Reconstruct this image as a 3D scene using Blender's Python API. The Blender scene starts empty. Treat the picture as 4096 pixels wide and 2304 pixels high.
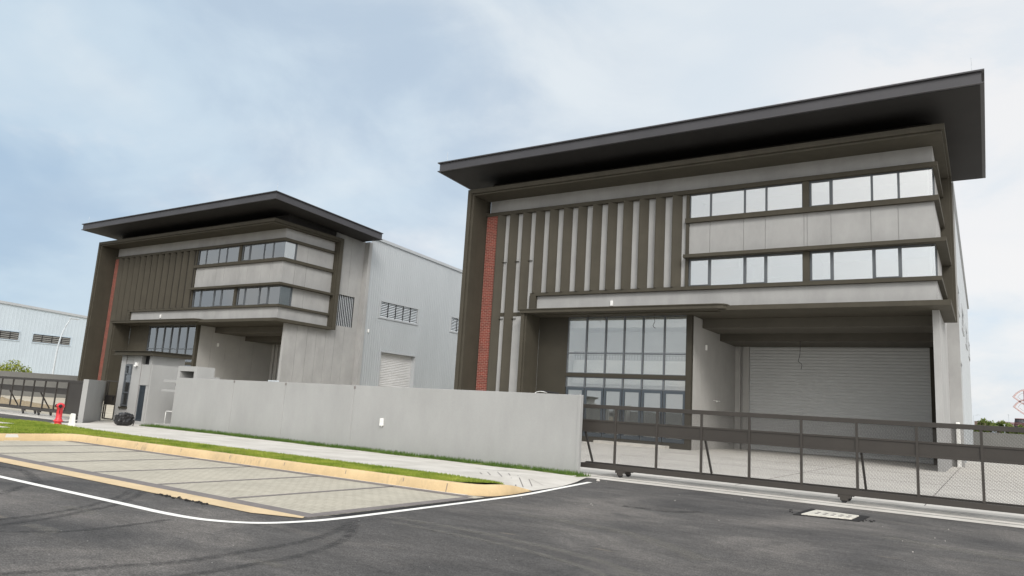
import bpy, math, random
import numpy as np
from mathutils import Vector, Matrix
random.seed(7); rng = np.random.default_rng(7)
rad = math.radians
scene = bpy.context.scene
C = scene.collection

# ------------------------------------------------------------------ camera
def cam_axes(yaw, pit, rol):
    cy, sy, cp, sp = math.cos(yaw), math.sin(yaw), math.cos(pit), math.sin(pit)
    F = Vector((sy*cp, cy*cp, sp)); R = Vector((cy, -sy, 0)); U = R.cross(F)
    c, s = math.cos(rol), math.sin(rol)
    return c*R + s*U, -(s*R - c*U), F          # image right, image up, forward
Rx, Uy, Fz = cam_axes(rad(-33.53), rad(9.516), rad(3.53))
cam = bpy.data.cameras.new('camera'); co = bpy.data.objects.new('camera', cam); C.objects.link(co)
cam.sensor_width = 36; cam.lens = 2883.2/4096*36; cam.clip_start = .1; cam.clip_end = 4000
co.matrix_world = Matrix(((Rx.x, Uy.x, -Fz.x, 0), (Rx.y, Uy.y, -Fz.y, 0), (Rx.z, Uy.z, -Fz.z, 1.7), (0, 0, 0, 1)))
scene.camera = co
scene.render.resolution_x = 1024; scene.render.resolution_y = 576
scene.view_settings.view_transform = 'Standard'; scene.view_settings.look = 'None'
scene.view_settings.exposure = 0.5; scene.view_settings.gamma = 1

# ------------------------------------------------------------------ world: bright broken overcast
SUN_AZ = rad(140); SUN_EL = rad(38)            # azimuth clockwise from +Y: behind the camera, a little to the right
w = bpy.data.worlds.new("World"); scene.world = w; w.use_nodes = True
nt = w.node_tree; nt.nodes.clear()
def nn(nt, t, **k):
    n = nt.nodes.new(t)
    for a, b in k.items(): setattr(n, a, b)
    return n
out = nn(nt, 'ShaderNodeOutputWorld'); bg = nn(nt, 'ShaderNodeBackground'); bg.inputs[1].default_value = .1
sky = nn(nt, 'ShaderNodeTexSky', sky_type='NISHITA', sun_disc=False)
sky.sun_elevation = SUN_EL; sky.sun_rotation = SUN_AZ; sky.dust_density = 2.0; sky.air_density = 1.0
tc = nn(nt, 'ShaderNodeTexCoord')
mp = nn(nt, 'ShaderNodeMapping'); mp.inputs['Scale'].default_value = (1, 1, 1.9); mp.inputs['Location'].default_value = (.30, .15, .1)
nt.links.new(tc.outputs['Generated'], mp.inputs[0])
def wnoise(scale, detail, rough, dist=0):
    n = nn(nt, 'ShaderNodeTexNoise'); n.inputs['Scale'].default_value = scale; n.inputs['Detail'].default_value = detail
    n.inputs['Roughness'].default_value = rough; n.inputs['Distortion'].default_value = dist
    nt.links.new(mp.outputs[0], n.inputs['Vector']); return n
def ramp(nt, src, stops, interp='EASE'):
    r = nn(nt, 'ShaderNodeValToRGB'); r.color_ramp.interpolation = interp
    e = r.color_ramp.elements
    e[0].position, e[0].color = stops[0][0], (*stops[0][1], 1) if not isinstance(stops[0][1], float) else (stops[0][1],)*3+(1,)
    e[1].position, e[1].color = stops[1][0], (*stops[1][1], 1) if not isinstance(stops[1][1], float) else (stops[1][1],)*3+(1,)
    for p, c in stops[2:]:
        x = e.new(p); x.color = (*c, 1) if not isinstance(c, float) else (c,)*3+(1,)
    nt.links.new(src, r.inputs[0]); return r
def wmix(a, b, fac, typ='MIX'):
    m = nn(nt, 'ShaderNodeMix', data_type='RGBA', blend_type=typ)
    for s, v in ((m.inputs[0], fac), (m.inputs[6], a), (m.inputs[7], b)):
        if hasattr(v, 'links'): nt.links.new(v, s)
        else: s.default_value = v if isinstance(v, float) else (*v, 1)
    return m.outputs[2]
def wmath(op, a, b=0.0, clamp=False):
    m = nn(nt, 'ShaderNodeMath', operation=op, use_clamp=clamp)
    for s, v in ((m.inputs[0], a), (m.inputs[1], b)):
        if hasattr(v, 'links'): nt.links.new(v, s)
        else: s.default_value = v
    return m.outputs[0]
sep = nn(nt, 'ShaderNodeSeparateXYZ'); nt.links.new(tc.outputs['Generated'], sep.inputs[0])
# haze veil colour (blue-grey to near white), brighter towards +X side of the sky
n1 = wnoise(1.6, 6, .50, .35); n2 = wnoise(4.2, 8, .58, .3)
base = ramp(nt, n1.outputs[0], [(.38, (3.1, 4.1, 5.2)), (.49, (4.35, 5.25, 6.0)), (.63, (5.5, 6.05, 6.4))])
side = wmath('MULTIPLY_ADD', sep.outputs[0], .9, True)   # x: -1 left .. 1 right
side.node.inputs[2].default_value = .78
veil = wmix(base.outputs[0], (6.1, 6.3, 6.5), side)
# low white cumulus near the horizon
cm = ramp(nt, n2.outputs[0], [(.50, 0.0), (.66, 1.0)])
lo = ramp(nt, sep.outputs[2], [(.0, 1.0), (.17, .75), (.36, 0.0)])
cf = wmath('MULTIPLY', cm.outputs[0], lo.outputs[0]); cf = wmath('MULTIPLY', cf, .8)
col = wmix(veil, (6.75, 6.65, 6.6), cf)
# bluer gaps low down
gp = ramp(nt, n2.outputs[0], [(.30, 1.0), (.44, 0.0)])
gf = wmath('MULTIPLY', gp.outputs[0], lo.outputs[0]); gf = wmath('MULTIPLY', gf, .45)
col = wmix(col, (3.7, 5.1, 6.5), gf)
bk = wmath('MULTIPLY', wmath('MULTIPLY', sep.outputs[1], -2.2, True), .55); col = wmix(col, (6.3, 6.3, 6.25), bk)
# named cloud masses: a soft grey-blue bank high on the left, bright cumulus low on the right
def blob(c0, lo_, hi_, noise_out, a, b):
    v = nn(nt, 'ShaderNodeVectorMath', operation='DOT_PRODUCT'); nt.links.new(tc.outputs['Generated'], v.inputs[0]); v.inputs[1].default_value = c0
    r = ramp(nt, v.outputs['Value'], [(lo_, 0.0), (hi_, 1.0)]); q = ramp(nt, noise_out, [(a, 0.0), (b, 1.0)])
    return wmath('MULTIPLY', r.outputs[0], q.outputs[0])
n3 = wnoise(2.6, 7, .55, .4)
col = wmix(col, (3.35, 4.15, 5.1), wmath('MULTIPLY', blob((-.70, .64, .31), .86, .985, n3.outputs[0], .36, .62), .75))
col = wmix(col, (6.9, 6.75, 6.65), wmath('MULTIPLY', blob((.03, .98, .22), .93, .99, n2.outputs[0], .40, .56), .7))
skm = wmix(col, sky.outputs[0], .08)
# broad glow added to the unseen sky round the sun, for soft front light
vd = nn(nt, 'ShaderNodeVectorMath', operation='DOT_PRODUCT'); nt.links.new(tc.outputs['Generated'], vd.inputs[0])
vd.inputs[1].default_value = (math.sin(SUN_AZ)*math.cos(SUN_EL), math.cos(SUN_AZ)*math.cos(SUN_EL), math.sin(SUN_EL))
lobe = wmath('POWER', wmath('MAXIMUM', vd.outputs['Value'], 0.0), 5.0)
skm = wmix(skm, wmix((0.0, 0.0, 0.0), (17.0, 16.3, 15.6), lobe), 1.0, 'ADD')
nt.links.new(skm, bg.inputs[0]); nt.links.new(bg.outputs[0], out.inputs[0])
# ------------------------------------------------------------------ sun (thin cloud, soft shadows)
sl = bpy.data.lights.new('sun', 'SUN'); sl.energy = 1.2; sl.angle = rad(16); sl.color = (1, .965, .91)
so = bpy.data.objects.new('sun', sl); C.objects.link(so)
sd = Vector((math.sin(SUN_AZ)*math.cos(SUN_EL), math.cos(SUN_AZ)*math.cos(SUN_EL), math.sin(SUN_EL)))
so.rotation_euler = sd.to_track_quat('Z', 'Y').to_euler(); so.location = (0, 0, 60)

# ------------------------------------------------------------------ materials
def mat(name, col, rough=.8, var=.12, scale=1.0, bump=.0, bscale=30, metal=0.0, col2=None, stretch=(1, 1, 1), spec=.3, fine=.0):
    m = bpy.data.materials.new(name); m.use_nodes = True; nt = m.node_tree; b = nt.nodes['Principled BSDF']
    b.inputs['Roughness'].default_value = rough; b.inputs['Metallic'].default_value = metal
    b.inputs['Specular IOR Level'].default_value = spec
    g = nn(nt, 'ShaderNodeNewGeometry'); mp = nn(nt, 'ShaderNodeMapping'); mp.inputs['Scale'].default_value = stretch
    nt.links.new(g.outputs['Position'], mp.inputs[0])
    n = nn(nt, 'ShaderNodeTexNoise'); n.inputs['Scale'].default_value = scale; n.inputs['Detail'].default_value = 6; n.inputs['Roughness'].default_value = .62
    nt.links.new(mp.outputs[0], n.inputs['Vector'])
    c2 = col2 or tuple(c*(1+var) for c in col); c1 = tuple(c*(1-var) for c in col)
    r = ramp(nt, n.outputs[0], [(.32, c1), (.68, c2)], 'LINEAR')
    last = r.outputs[0]
    if fine:
        f = nn(nt, 'ShaderNodeTexNoise'); f.inputs['Scale'].default_value = bscale; f.inputs['Detail'].default_value = 3
        nt.links.new(g.outputs['Position'], f.inputs['Vector'])
        fr = ramp(nt, f.outputs[0], [(.3, 1-fine), (.7, 1+fine)], 'LINEAR')
        mx = nn(nt, 'ShaderNodeMix', data_type='RGBA', blend_type='MULTIPLY'); mx.inputs[0].default_value = 1
        nt.links.new(last, mx.inputs[6]); nt.links.new(fr.outputs[0], mx.inputs[7]); last = mx.outputs[2]
    nt.links.new(last, b.inputs['Base Color'])
    if bump:
        bn = nn(nt, 'ShaderNodeTexNoise'); bn.inputs['Scale'].default_value = bscale; bn.inputs['Detail'].default_value = 4
        nt.links.new(g.outputs['Position'], bn.inputs['Vector'])
        bp = nn(nt, 'ShaderNodeBump'); bp.inputs['Strength'].default_value = bump; bp.inputs['Distance'].default_value = .01
        nt.links.new(bn.outputs[0], bp.inputs['Height']); nt.links.new(bp.outputs[0], b.inputs['Normal'])
    m['last'] = 0
    return m
def bsdf(m): return m.node_tree.nodes['Principled BSDF']
M = {}
M['plaster'] = mat('grey_plaster', (.325, .325, .320), .9, .10, .7, .25, 40, fine=.03, stretch=(1, 1, .6))
M['wall'] = mat('boundary_paint', (.340, .342, .336), .92, .06, .8, .25, 45, fine=.03, stretch=(1, 1, .45))
def streaks(m, amt=.12, sc=(5, 5, .35)):
    nt = m.node_tree; b = bsdf(m); src = b.inputs['Base Color'].links[0].from_socket
    g = nn(nt, 'ShaderNodeNewGeometry'); mp = nn(nt, 'ShaderNodeMapping'); mp.inputs['Scale'].default_value = sc; nt.links.new(g.outputs['Position'], mp.inputs[0])
    n = nn(nt, 'ShaderNodeTexNoise'); n.inputs['Scale'].default_value = 1; n.inputs['Detail'].default_value = 5; n.inputs['Roughness'].default_value = .7; nt.links.new(mp.outputs[0], n.inputs['Vector'])
    r = ramp(nt, n.outputs[0], [(.35, 1+amt*.4), (.72, 1-amt)], 'LINEAR')
    mx = nn(nt, 'ShaderNodeMix', data_type='RGBA', blend_type='MULTIPLY'); mx.inputs[0].default_value = 1
    nt.links.new(src, mx.inputs[6]); nt.links.new(r.outputs[0], mx.inputs[7]); nt.links.new(mx.outputs[2], b.inputs['Base Color'])
M['recess'] = mat('lightened_grey_plaster', (.38, .375, .36), .9, .06, .7, .2, 40)  # copy of the wall plaster, lightened to make up for weak bay light
M['olive'] = mat('olive_brown_paint', (.056, .050, .037), .75, .09, .9, .2, 45, fine=.04)
streaks(M['plaster'], .045, (2.2, 2.2, .5)); streaks(M['wall'], .05, (1.2, 1.2, .3)); streaks(M['olive'], .10, (3, 3, .3))
M['olive2'] = mat('dark_olive_paint', (.040, .036, .027), .8, .08, .9, .15, 45)
M['beam'] = mat('bay_beam_paint', (.085, .078, .064), .8, .08, .9, .15, 45)
M['roofmetal'] = mat('roof_fascia_metal', (.060, .059, .064), .5, .10, .5, .05, 20, metal=.2, spec=.5)
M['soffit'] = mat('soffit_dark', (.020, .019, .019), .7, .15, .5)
M['darkwall'] = mat('dark_wall_and_gap_shade', (.028, .026, .024), .8, .15, .5)
M['clad'] = mat('zincalume_cladding', (.42, .445, .46), .42, .05, .35, .0, 20, metal=.25, spec=.5, stretch=(1, 1, .25))
M['flash'] = mat('flashing_metal', (.42, .44, .455), .45, .05, .6, metal=.2)
M['alu'] = mat('window_frame_grey', (.085, .095, .105), .45, .06, 1.0, spec=.5)
M['blueframe'] = mat('louvre_door_blue_grey', (.042, .054, .066), .45, .08, 1.0, spec=.5)
M['white'] = mat('interior_white', (.88, .88, .86), .85, .02, .5)
M['intgrey'] = mat('interior_grey', (.50, .51, .51), .85, .04, .5)
M['shutter'] = mat('shutter_steel', (.47, .48, .48), .7, .02, .2, spec=.2)
M['shutterw'] = mat('shutter_light_steel', (.60, .60, .60), .5, .05, .4, metal=.1)
M['louvre'] = mat('louvre_blade', (.58, .62, .65), .5, .05, .6)
M['black'] = mat('black_steel', (.02, .02, .022), .5, .1, 1)
M['gate'] = mat('gate_bronze_paint', (.043, .038, .033), .5, .10, 1.2, .05, 60, spec=.4, fine=.05)
M['wire'] = mat('gate_mesh_wire', (.028, .025, .022), .5, .1, 2)
M['pvc'] = mat('white_plastic', (.78, .78, .76), .4, .02, 2)
M['hydrant'] = mat('hydrant_red', (.62, .035, .045), .35, .12, 5, spec=.5)
M['kerbwhite'] = mat('white_marker_paint', (.74, .74, .71), .8, .05, 6, .4, 20)
M['conc'] = mat('path_concrete', (.50, .475, .43), .9, .12, .9, .2, 60, fine=.06, col2=(.60, .575, .53))
M['cream'] = mat('cream_strip', (.58, .45, .28), .85, .10, 2.0, .2, 50, fine=.06)
M['cream2'] = mat('worn_cream_concrete', (.52, .50, .44), .9, .22, 6.0, .4, 40, fine=.1)
M['greyp'] = mat('grey_pavers', (.185, .168, .162), .9, .12, 3.0, .4, 40, fine=.10)
M['lot'] = mat('lot_concrete', (.60, .575, .53), .9, .10, .35, .15, 60, fine=.04)
M['sandy'] = mat('sandy_lot', (.46, .42, .34), .95, .14, .5, .5, 6, fine=.12)
M['whiteline'] = mat('road_paint', (.80, .79, .75), .7, .06, 7.0, .2, 70, fine=.06)
M['soil'] = mat('bare_soil', (.20, .16, .10), .95, .3, 3, .5, 20)
M['fence'] = mat('far_wall_grey', (.20, .20, .19), .9, .06, .5)
M['debris'] = mat('rubble', (.25, .20, .13), .95, .3, 8)
M['bag'] = mat('bin_bag_plastic', (.012, .012, .013), .28, .2, 6, .0, spec=.6)
M['bark'] = mat('bark', (.12, .09, .06), .9, .2, 8)
M['pole'] = mat('galvanised_pole', (.50, .54, .57), .5, .05, 1)
M['lotusred'] = mat('lotus_red_steel', (.26, .09, .08), .6, .1, 1)
M['lotuspink'] = mat('lotus_pink_fabric', (.55, .42, .41), .8, .05, 1)
M['lattice'] = mat('lattice_steel', (.07, .07, .08), .6, .1, 1)
M['tar'] = mat('fresh_tar', (.018, .017, .017), .8, .3, 9, .8, 40)
M['brownroof'] = mat('far_roof_brown', (.16, .12, .10), .8, .1, 1)

def leafmat(name, a, b, sc=3.0):
    m = bpy.data.materials.new(name); m.use_nodes = True; nt = m.node_tree; p = nt.nodes['Principled BSDF']
    g = nn(nt, 'ShaderNodeNewGeometry'); n = nn(nt, 'ShaderNodeTexNoise'); n.inputs['Scale'].default_value = sc; n.inputs['Detail'].default_value = 5
    nt.links.new(g.outputs['Position'], n.inputs['Vector']); r = ramp(nt, n.outputs[0], [(.3, a), (.7, b)], 'LINEAR')
    nt.links.new(r.outputs[0], p.inputs['Base Color']); p.inputs['Roughness'].default_value = .7; p.inputs['Specular IOR Level'].default_value = .2
    t = nn(nt, 'ShaderNodeBsdfTranslucent'); nt.links.new(r.outputs[0], t.inputs[0]); mx = nn(nt, 'ShaderNodeMixShader'); mx.inputs[0].default_value = .25
    nt.links.new(p.outputs[0], mx.inputs[1]); nt.links.new(t.outputs[0], mx.inputs[2]); nt.links.new(mx.outputs[0], nt.nodes['Material Output'].inputs[0])
    return m
M['grass'] = leafmat('grass_blades', (.13, .21, .022), (.36, .40, .07), 1.6)
M['grassdark'] = leafmat('grass_blades_rank', (.05, .11, .022), (.13, .20, .045), 3)
M['turf'] = mat('turf_base', (.15, .19, .045), .95, .25, 5, .5, 30, fine=.2)
M['leaf'] = leafmat('tree_leaves', (.08, .13, .035), (.22, .26, .07), .6)
M['leaf2'] = leafmat('young_tree_leaves', (.16, .22, .03), (.36, .38, .08), 1.5)

def glass(name, refl, tint, rough=.0):
    m = bpy.data.materials.new(name); m.use_nodes = True; nt = m.node_tree; nt.nodes.remove(nt.nodes['Principled BSDF'])
    tr = nn(nt, 'ShaderNodeBsdfTransparent'); tr.inputs[0].default_value = (*tint, 1)
    gl = nn(nt, 'ShaderNodeBsdfGlossy'); gl.inputs['Roughness'].default_value = rough; gl.inputs[0].default_value = (.97, .98, .98, 1)
    gg = nn(nt, 'ShaderNodeNewGeometry'); gn = nn(nt, 'ShaderNodeTexNoise'); gn.inputs['Scale'].default_value = .9; gn.inputs['Detail'].default_value = 2; nt.links.new(gg.outputs['Position'], gn.inputs['Vector'])
    gb = nn(nt, 'ShaderNodeBump'); gb.inputs['Strength'].default_value = .2; gb.inputs['Distance'].default_value = .008; nt.links.new(gn.outputs[0], gb.inputs['Height']); nt.links.new(gb.outputs[0], gl.inputs['Normal'])
    fr = nn(nt, 'ShaderNodeFresnel'); fr.inputs[0].default_value = 1.5
    ad = nn(nt, 'ShaderNodeMath', operation='ADD', use_clamp=True); ad.inputs[1].default_value = refl; nt.links.new(fr.outputs[0], ad.inputs[0])
    mx = nn(nt, 'ShaderNodeMixShader'); nt.links.new(ad.outputs[0], mx.inputs[0]); nt.links.new(tr.outputs[0], mx.inputs[1]); nt.links.new(gl.outputs[0], mx.inputs[2])
    nt.links.new(mx.outputs[0], nt.nodes['Material Output'].inputs[0]); return m
M['glassup'] = glass('reflective_glass', .40, (.95, .95, .93))
M['glasslow'] = glass('clear_blue_glass', .42, (.93, .96, .96))
M['glassent'] = glass('entrance_glass', .18, (.97, .98, .97))
M['glassleft'] = glass('tinted_glass', .25, (.86, .87, .86))

# brick strip
def brickmat():
    m = bpy.data.materials.new('red_brick_slips'); m.use_nodes = True; nt = m.node_tree; b = nt.nodes['Principled BSDF']; b.inputs['Roughness'].default_value = .85
    g = nn(nt, 'ShaderNodeNewGeometry'); s = nn(nt, 'ShaderNodeSeparateXYZ'); c = nn(nt, 'ShaderNodeCombineXYZ')
    nt.links.new(g.outputs['Position'], s.inputs[0]); nt.links.new(s.outputs[0], c.inputs[0]); nt.links.new(s.outputs[2], c.inputs[1])
    n = nn(nt, 'ShaderNodeTexNoise'); n.inputs['Scale'].default_value = 6; nt.links.new(g.outputs['Position'], n.inputs['Vector'])
    t = nn(nt, 'ShaderNodeTexBrick'); t.inputs['Scale'].default_value = 1; t.inputs['Brick Width'].default_value = .34; t.inputs['Row Height'].default_value = .115
    t.inputs['Mortar Size'].default_value = .010; t.inputs['Mortar Smooth'].default_value = .2; t.inputs['Color1'].default_value = (.215, .045, .030, 1); t.inputs['Color2'].default_value = (.135, .030, .021, 1); t.inputs['Mortar'].default_value = (.36, .25, .20, 1)
    nt.links.new(c.outputs[0], t.inputs['Vector']); nt.links.new(t.outputs['Color'], b.inputs['Base Color'])
    bp = nn(nt, 'ShaderNodeBump'); bp.invert = True; bp.inputs['Strength'].default_value = .6; bp.inputs['Distance'].default_value = .01
    nt.links.new(t.outputs['Fac'], bp.inputs['Height']); nt.links.new(bp.outputs[0], b.inputs['Normal']); return m
M['brick'] = brickmat()
def pavermat():
    m = bpy.data.materials.new('interlocking_pavers'); m.use_nodes = True; nt = m.node_tree; b = nt.nodes['Principled BSDF']; b.inputs['Roughness'].default_value = .9
    g = nn(nt, 'ShaderNodeNewGeometry'); t = nn(nt, 'ShaderNodeTexBrick'); t.inputs['Scale'].default_value = 1
    t.inputs['Brick Width'].default_value = .22; t.inputs['Row Height'].default_value = .11; t.inputs['Mortar Size'].default_value = .006
    t.inputs['Color1'].default_value = (.45, .42, .345, 1); t.inputs['Color2'].default_value = (.41, .38, .31, 1); t.inputs['Mortar'].default_value = (.22, .20, .16, 1)
    nt.links.new(g.outputs['Position'], t.inputs['Vector'])
    n = nn(nt, 'ShaderNodeTexNoise'); n.inputs['Scale'].default_value = .9; n.inputs['Detail'].default_value = 8; n.inputs['Roughness'].default_value = .7; nt.links.new(g.outputs['Position'], n.inputs['Vector'])
    r = ramp(nt, n.outputs[0], [(.3, .86), (.7, 1.12)], 'LINEAR')
    mx = nn(nt, 'ShaderNodeMix', data_type='RGBA', blend_type='MULTIPLY'); mx.inputs[0].default_value = 1; nt.links.new(t.outputs['Color'], mx.inputs[6]); nt.links.new(r.outputs[0], mx.inputs[7])
    nt.links.new(mx.outputs[2], b.inputs['Base Color']); return m
M['paver'] = pavermat()
def kerbmat():
    m = mat('kerb_cream', (.56, .42, .24), .85, .10, 1.6, .3, 40, fine=.05); nt = m.node_tree; b = bsdf(m)
    src = b.inputs['Base Color'].links[0].from_socket
    g = nn(nt, 'ShaderNodeNewGeometry'); mp = nn(nt, 'ShaderNodeMapping'); mp.inputs['Scale'].default_value = (7, 7, 1.2); nt.links.new(g.outputs['Position'], mp.inputs[0])
    n = nn(nt, 'ShaderNodeTexNoise'); n.inputs['Scale'].default_value = 1.4; n.inputs['Detail'].default_value = 7; n.inputs['Roughness'].default_value = .75; nt.links.new(mp.outputs[0], n.inputs['Vector'])
    n2 = nn(nt, 'ShaderNodeTexNoise'); n2.inputs['Scale'].default_value = .45; nt.links.new(g.outputs['Position'], n2.inputs['Vector'])
    r = ramp(nt, n.outputs[0], [(.50, 0.0), (.70, .8)], 'LINEAR'); r2 = ramp(nt, n2.outputs[0], [(.45, .15), (.62, 1.0)], 'LINEAR')
    mm = nn(nt, 'ShaderNodeMath', operation='MULTIPLY'); nt.links.new(r.outputs[0], mm.inputs[0]); nt.links.new(r2.outputs[0], mm.inputs[1])
    mx = nn(nt, 'ShaderNodeMix', data_type='RGBA'); nt.links.new(mm.outputs[0], mx.inputs[0]); nt.links.new(src, mx.inputs[6]); mx.inputs[7].default_value = (.27, .22, .16, 1)
    nt.links.new(mx.outputs[2], b.inputs['Base Color']); return m
M['kerb'] = kerbmat()
def asphaltmat():
    m = bpy.data.materials.new('asphalt'); m.use_nodes = True; nt = m.node_tree; b = nt.nodes['Principled BSDF']; b.inputs['Roughness'].default_value = .88; b.inputs['Specular IOR Level'].default_value = .25
    g = nn(nt, 'ShaderNodeNewGeometry')
    def noise(sc, det, st=(1, 1, 1), rot=0, ro=.6, dist=0):
        mp = nn(nt, 'ShaderNodeMapping'); mp.inputs['Scale'].default_value = st; mp.inputs['Rotation'].default_value = (0, 0, rot); nt.links.new(g.outputs['Position'], mp.inputs[0])
        n = nn(nt, 'ShaderNodeTexNoise'); n.inputs['Scale'].default_value = sc; n.inputs['Detail'].default_value = det; n.inputs['Roughness'].default_value = ro; n.inputs['Distortion'].default_value = dist
        nt.links.new(mp.outputs[0], n.inputs['Vector']); return n.outputs[0]
    def mix(a, b_, f, t='MIX'):
        mx = nn(nt, 'ShaderNodeMix', data_type='RGBA', blend_type=t)
        for s, v in ((mx.inputs[0], f), (mx.inputs[6], a), (mx.inputs[7], b_)):
            if hasattr(v, 'links'): nt.links.new(v, s)
            else: s.default_value = v if isinstance(v, float) else (*v, 1)
        return mx.outputs[2]
    c = ramp(nt, noise(.28, 7, ro=.6, dist=.6), [(.38, (.060, .058, .057)), (.50, (.084, .080, .077)), (.64, (.132, .123, .115))]).outputs[0]
    # dusty sweeps along the driving direction
    s1 = ramp(nt, noise(.6, 9, (.30, 1.4, 1), rad(-24), .74, .2), [(.50, 0.0), (.72, .42)]).outputs[0]; c = mix(c, (.17, .155, .14), s1)
    s3 = ramp(nt, noise(2.6, 8, (.5, 1.3, 1), rad(8), .75), [(.32, .74), (.70, 1.24)], 'LINEAR').outputs[0]; c = mix(c, s3, 1.0, 'MULTIPLY')
    s4 = ramp(nt, noise(16, 4, ro=.75), [(.34, .72), (.68, 1.30)], 'LINEAR').outputs[0]; c = mix(c, s4, 1.0, 'MULTIPLY')
    # brown dust patches
    s2 = ramp(nt, noise(1.1, 4, (.5, 1.6, 1), rad(-10)), [(.66, 0.0), (.74, .5)]).outputs[0]; c = mix(c, (.22, .185, .14), s2)
    # aggregate grain and sparse bright chips
    gr = ramp(nt, noise(55, 3, ro=.7), [(.34, .45), (.66, 1.65)], 'LINEAR').outputs[0]; c = mix(c, gr, 1.0, 'MULTIPLY')
    v = nn(nt, 'ShaderNodeTexVoronoi'); v.inputs['Scale'].default_value = 7; nt.links.new(g.outputs['Position'], v.inputs['Vector'])
    chip = ramp(nt, v.outputs['Distance'], [(.035, 1.0), (.05, 0.0)], 'LINEAR').outputs[0]
    gate_ = nn(nt, 'ShaderNodeMath', operation='GREATER_THAN'); sc_ = nn(nt, 'ShaderNodeSeparateColor'); nt.links.new(v.outputs['Color'], sc_.inputs[0]); nt.links.new(sc_.outputs[0], gate_.inputs[0]); gate_.inputs[1].default_value = .72
    cm_ = nn(nt, 'ShaderNodeMath', operation='MULTIPLY'); nt.links.new(chip, cm_.inputs[0]); nt.links.new(gate_.outputs[0], cm_.inputs[1])
    c = mix(c, (.60, .58, .54), cm_.outputs[0])
    nt.links.new(c, b.inputs['Base Color'])
    bp = nn(nt, 'ShaderNodeBump'); bp.inputs['Strength'].default_value = .5; bp.inputs['Distance'].default_value = .006; nt.links.new(noise(70, 3), bp.inputs['Height']); nt.links.new(bp.outputs[0], b.inputs['Normal'])
    return m
M['asphalt'] = asphaltmat()

# ------------------------------------------------------------------ mesh helpers
class MB:
    def __init__(s): s.v = []; s.f = []; s.m = []; s.mi = 0
    def add(s, vs, fs):
        o = len(s.v); s.v += [tuple(v) for v in vs]; s.f += [tuple(o+i for i in f) for f in fs]; s.m += [s.mi]*len(fs); return s
    def box(s, x0, x1, y0, y1, z0, z1):
        x0, x1 = sorted((x0, x1)); y0, y1 = sorted((y0, y1)); z0, z1 = sorted((z0, z1))
        return s.add([(x0, y0, z0), (x1, y0, z0), (x1, y1, z0), (x0, y1, z0), (x0, y0, z1), (x1, y0, z1), (x1, y1, z1), (x0, y1, z1)],
                     [(0, 3, 2, 1), (4, 5, 6, 7), (0, 1, 5, 4), (1, 2, 6, 5), (2, 3, 7, 6), (3, 0, 4, 7)])
    def prism(s, poly, z0, z1):                      # poly counter-clockwise in XY; z may be callables
        n = len(poly); a0 = [z0(p) if callable(z0) else z0 for p in poly]; a1 = [z1(p) if callable(z1) else z1 for p in poly]
        vs = [(p[0], p[1], a) for p, a in zip(poly, a0)] + [(p[0], p[1], a) for p, a in zip(poly, a1)]
        fs = [tuple(range(n-1, -1, -1)), tuple(range(n, 2*n))] + [(i, (i+1) % n, n+(i+1) % n, n+i) for i in range(n)]
        return s.add(vs, fs)
    def sheet(s, poly, z): return s.add([(p[0], p[1], z) for p in poly], [tuple(range(len(poly)))])
    def tube(s, pts, r, seg=8, caps=True):
        pts = [Vector(p) for p in pts]; n = len(pts); rs = r if isinstance(r, (list, tuple)) else [r]*n
        vs = []; up = Vector((0, 0, 1))
        for i, p in enumerate(pts):
            t = (pts[min(i+1, n-1)]-pts[max(i-1, 0)]).normalized()
            a = t.cross(up if abs(t.z) < .95 else Vector((1, 0, 0))).normalized(); b = t.cross(a)
            for k in range(seg):
                an = 2*math.pi*k/seg; vs.append(p+(a*math.cos(an)+b*math.sin(an))*rs[i])
        fs = [(i*seg+k, i*seg+(k+1) % seg, (i+1)*seg+(k+1) % seg, (i+1)*seg+k) for i in range(n-1) for k in range(seg)]
        if caps: fs += [tuple(range(seg-1, -1, -1)), tuple((n-1)*seg+k for k in range(seg))]
        return s.add(vs, fs)
    def lathe(s, prof, c, seg=20):                   # prof [(r,z)]
        n = len(prof); vs = [(c[0]+r*math.cos(2*math.pi*k/seg), c[1]+r*math.sin(2*math.pi*k/seg), c[2]+z) for r, z in prof for k in range(seg)]
        fs = [(i*seg+k, i*seg+(k+1) % seg, (i+1)*seg+(k+1) % seg, (i+1)*seg+k) for i in range(n-1) for k in range(seg)]
        fs += [tuple(range(seg-1, -1, -1)), tuple((n-1)*seg+k for k in range(seg))]
        return s.add(vs, fs)
    def bar(s, a, b, w, d=None):                     # square bar between points
        d = d or w; a = Vector(a); b = Vector(b); t = (b-a).normalized(); x = t.cross(Vector((0, 1, 0)) if abs(t.y) < .9 else Vector((0, 0, 1))).normalized(); y = t.cross(x)
        vs = [p+x*i*w/2+y*j*d/2 for p in (a, b) for i, j in ((-1, -1), (1, -1), (1, 1), (-1, 1))]
        return s.add(vs, [(3, 2, 1, 0), (4, 5, 6, 7), (0, 1, 5, 4), (1, 2, 6, 5), (2, 3, 7, 6), (3, 0, 4, 7)])
    def build(s, name, m, parent=None, smooth=False, bevel=0):
        me = bpy.data.meshes.new(name)
        off = Vector((0, 0, 0))
        p = parent
        while p is not None: off += p.location; p = p.parent
        me.from_pydata([(v[0]-off.x, v[1]-off.y, v[2]-off.z) for v in s.v], [], s.f)
        for mm in (m if isinstance(m, (list, tuple)) else [m]): me.materials.append(mm)
        if any(s.m): me.polygons.foreach_set('material_index', s.m)
        if smooth:
            me.polygons.foreach_set('use_smooth', [True]*len(s.f))
        me.update(); o = bpy.data.objects.new(name, me); C.objects.link(o)
        if parent is not None: o.parent = parent
        if bevel:
            b = o.modifiers.new('bevel', 'BEVEL'); b.width = bevel; b.segments = 2; b.limit_method = 'ANGLE'
        return o
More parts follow.
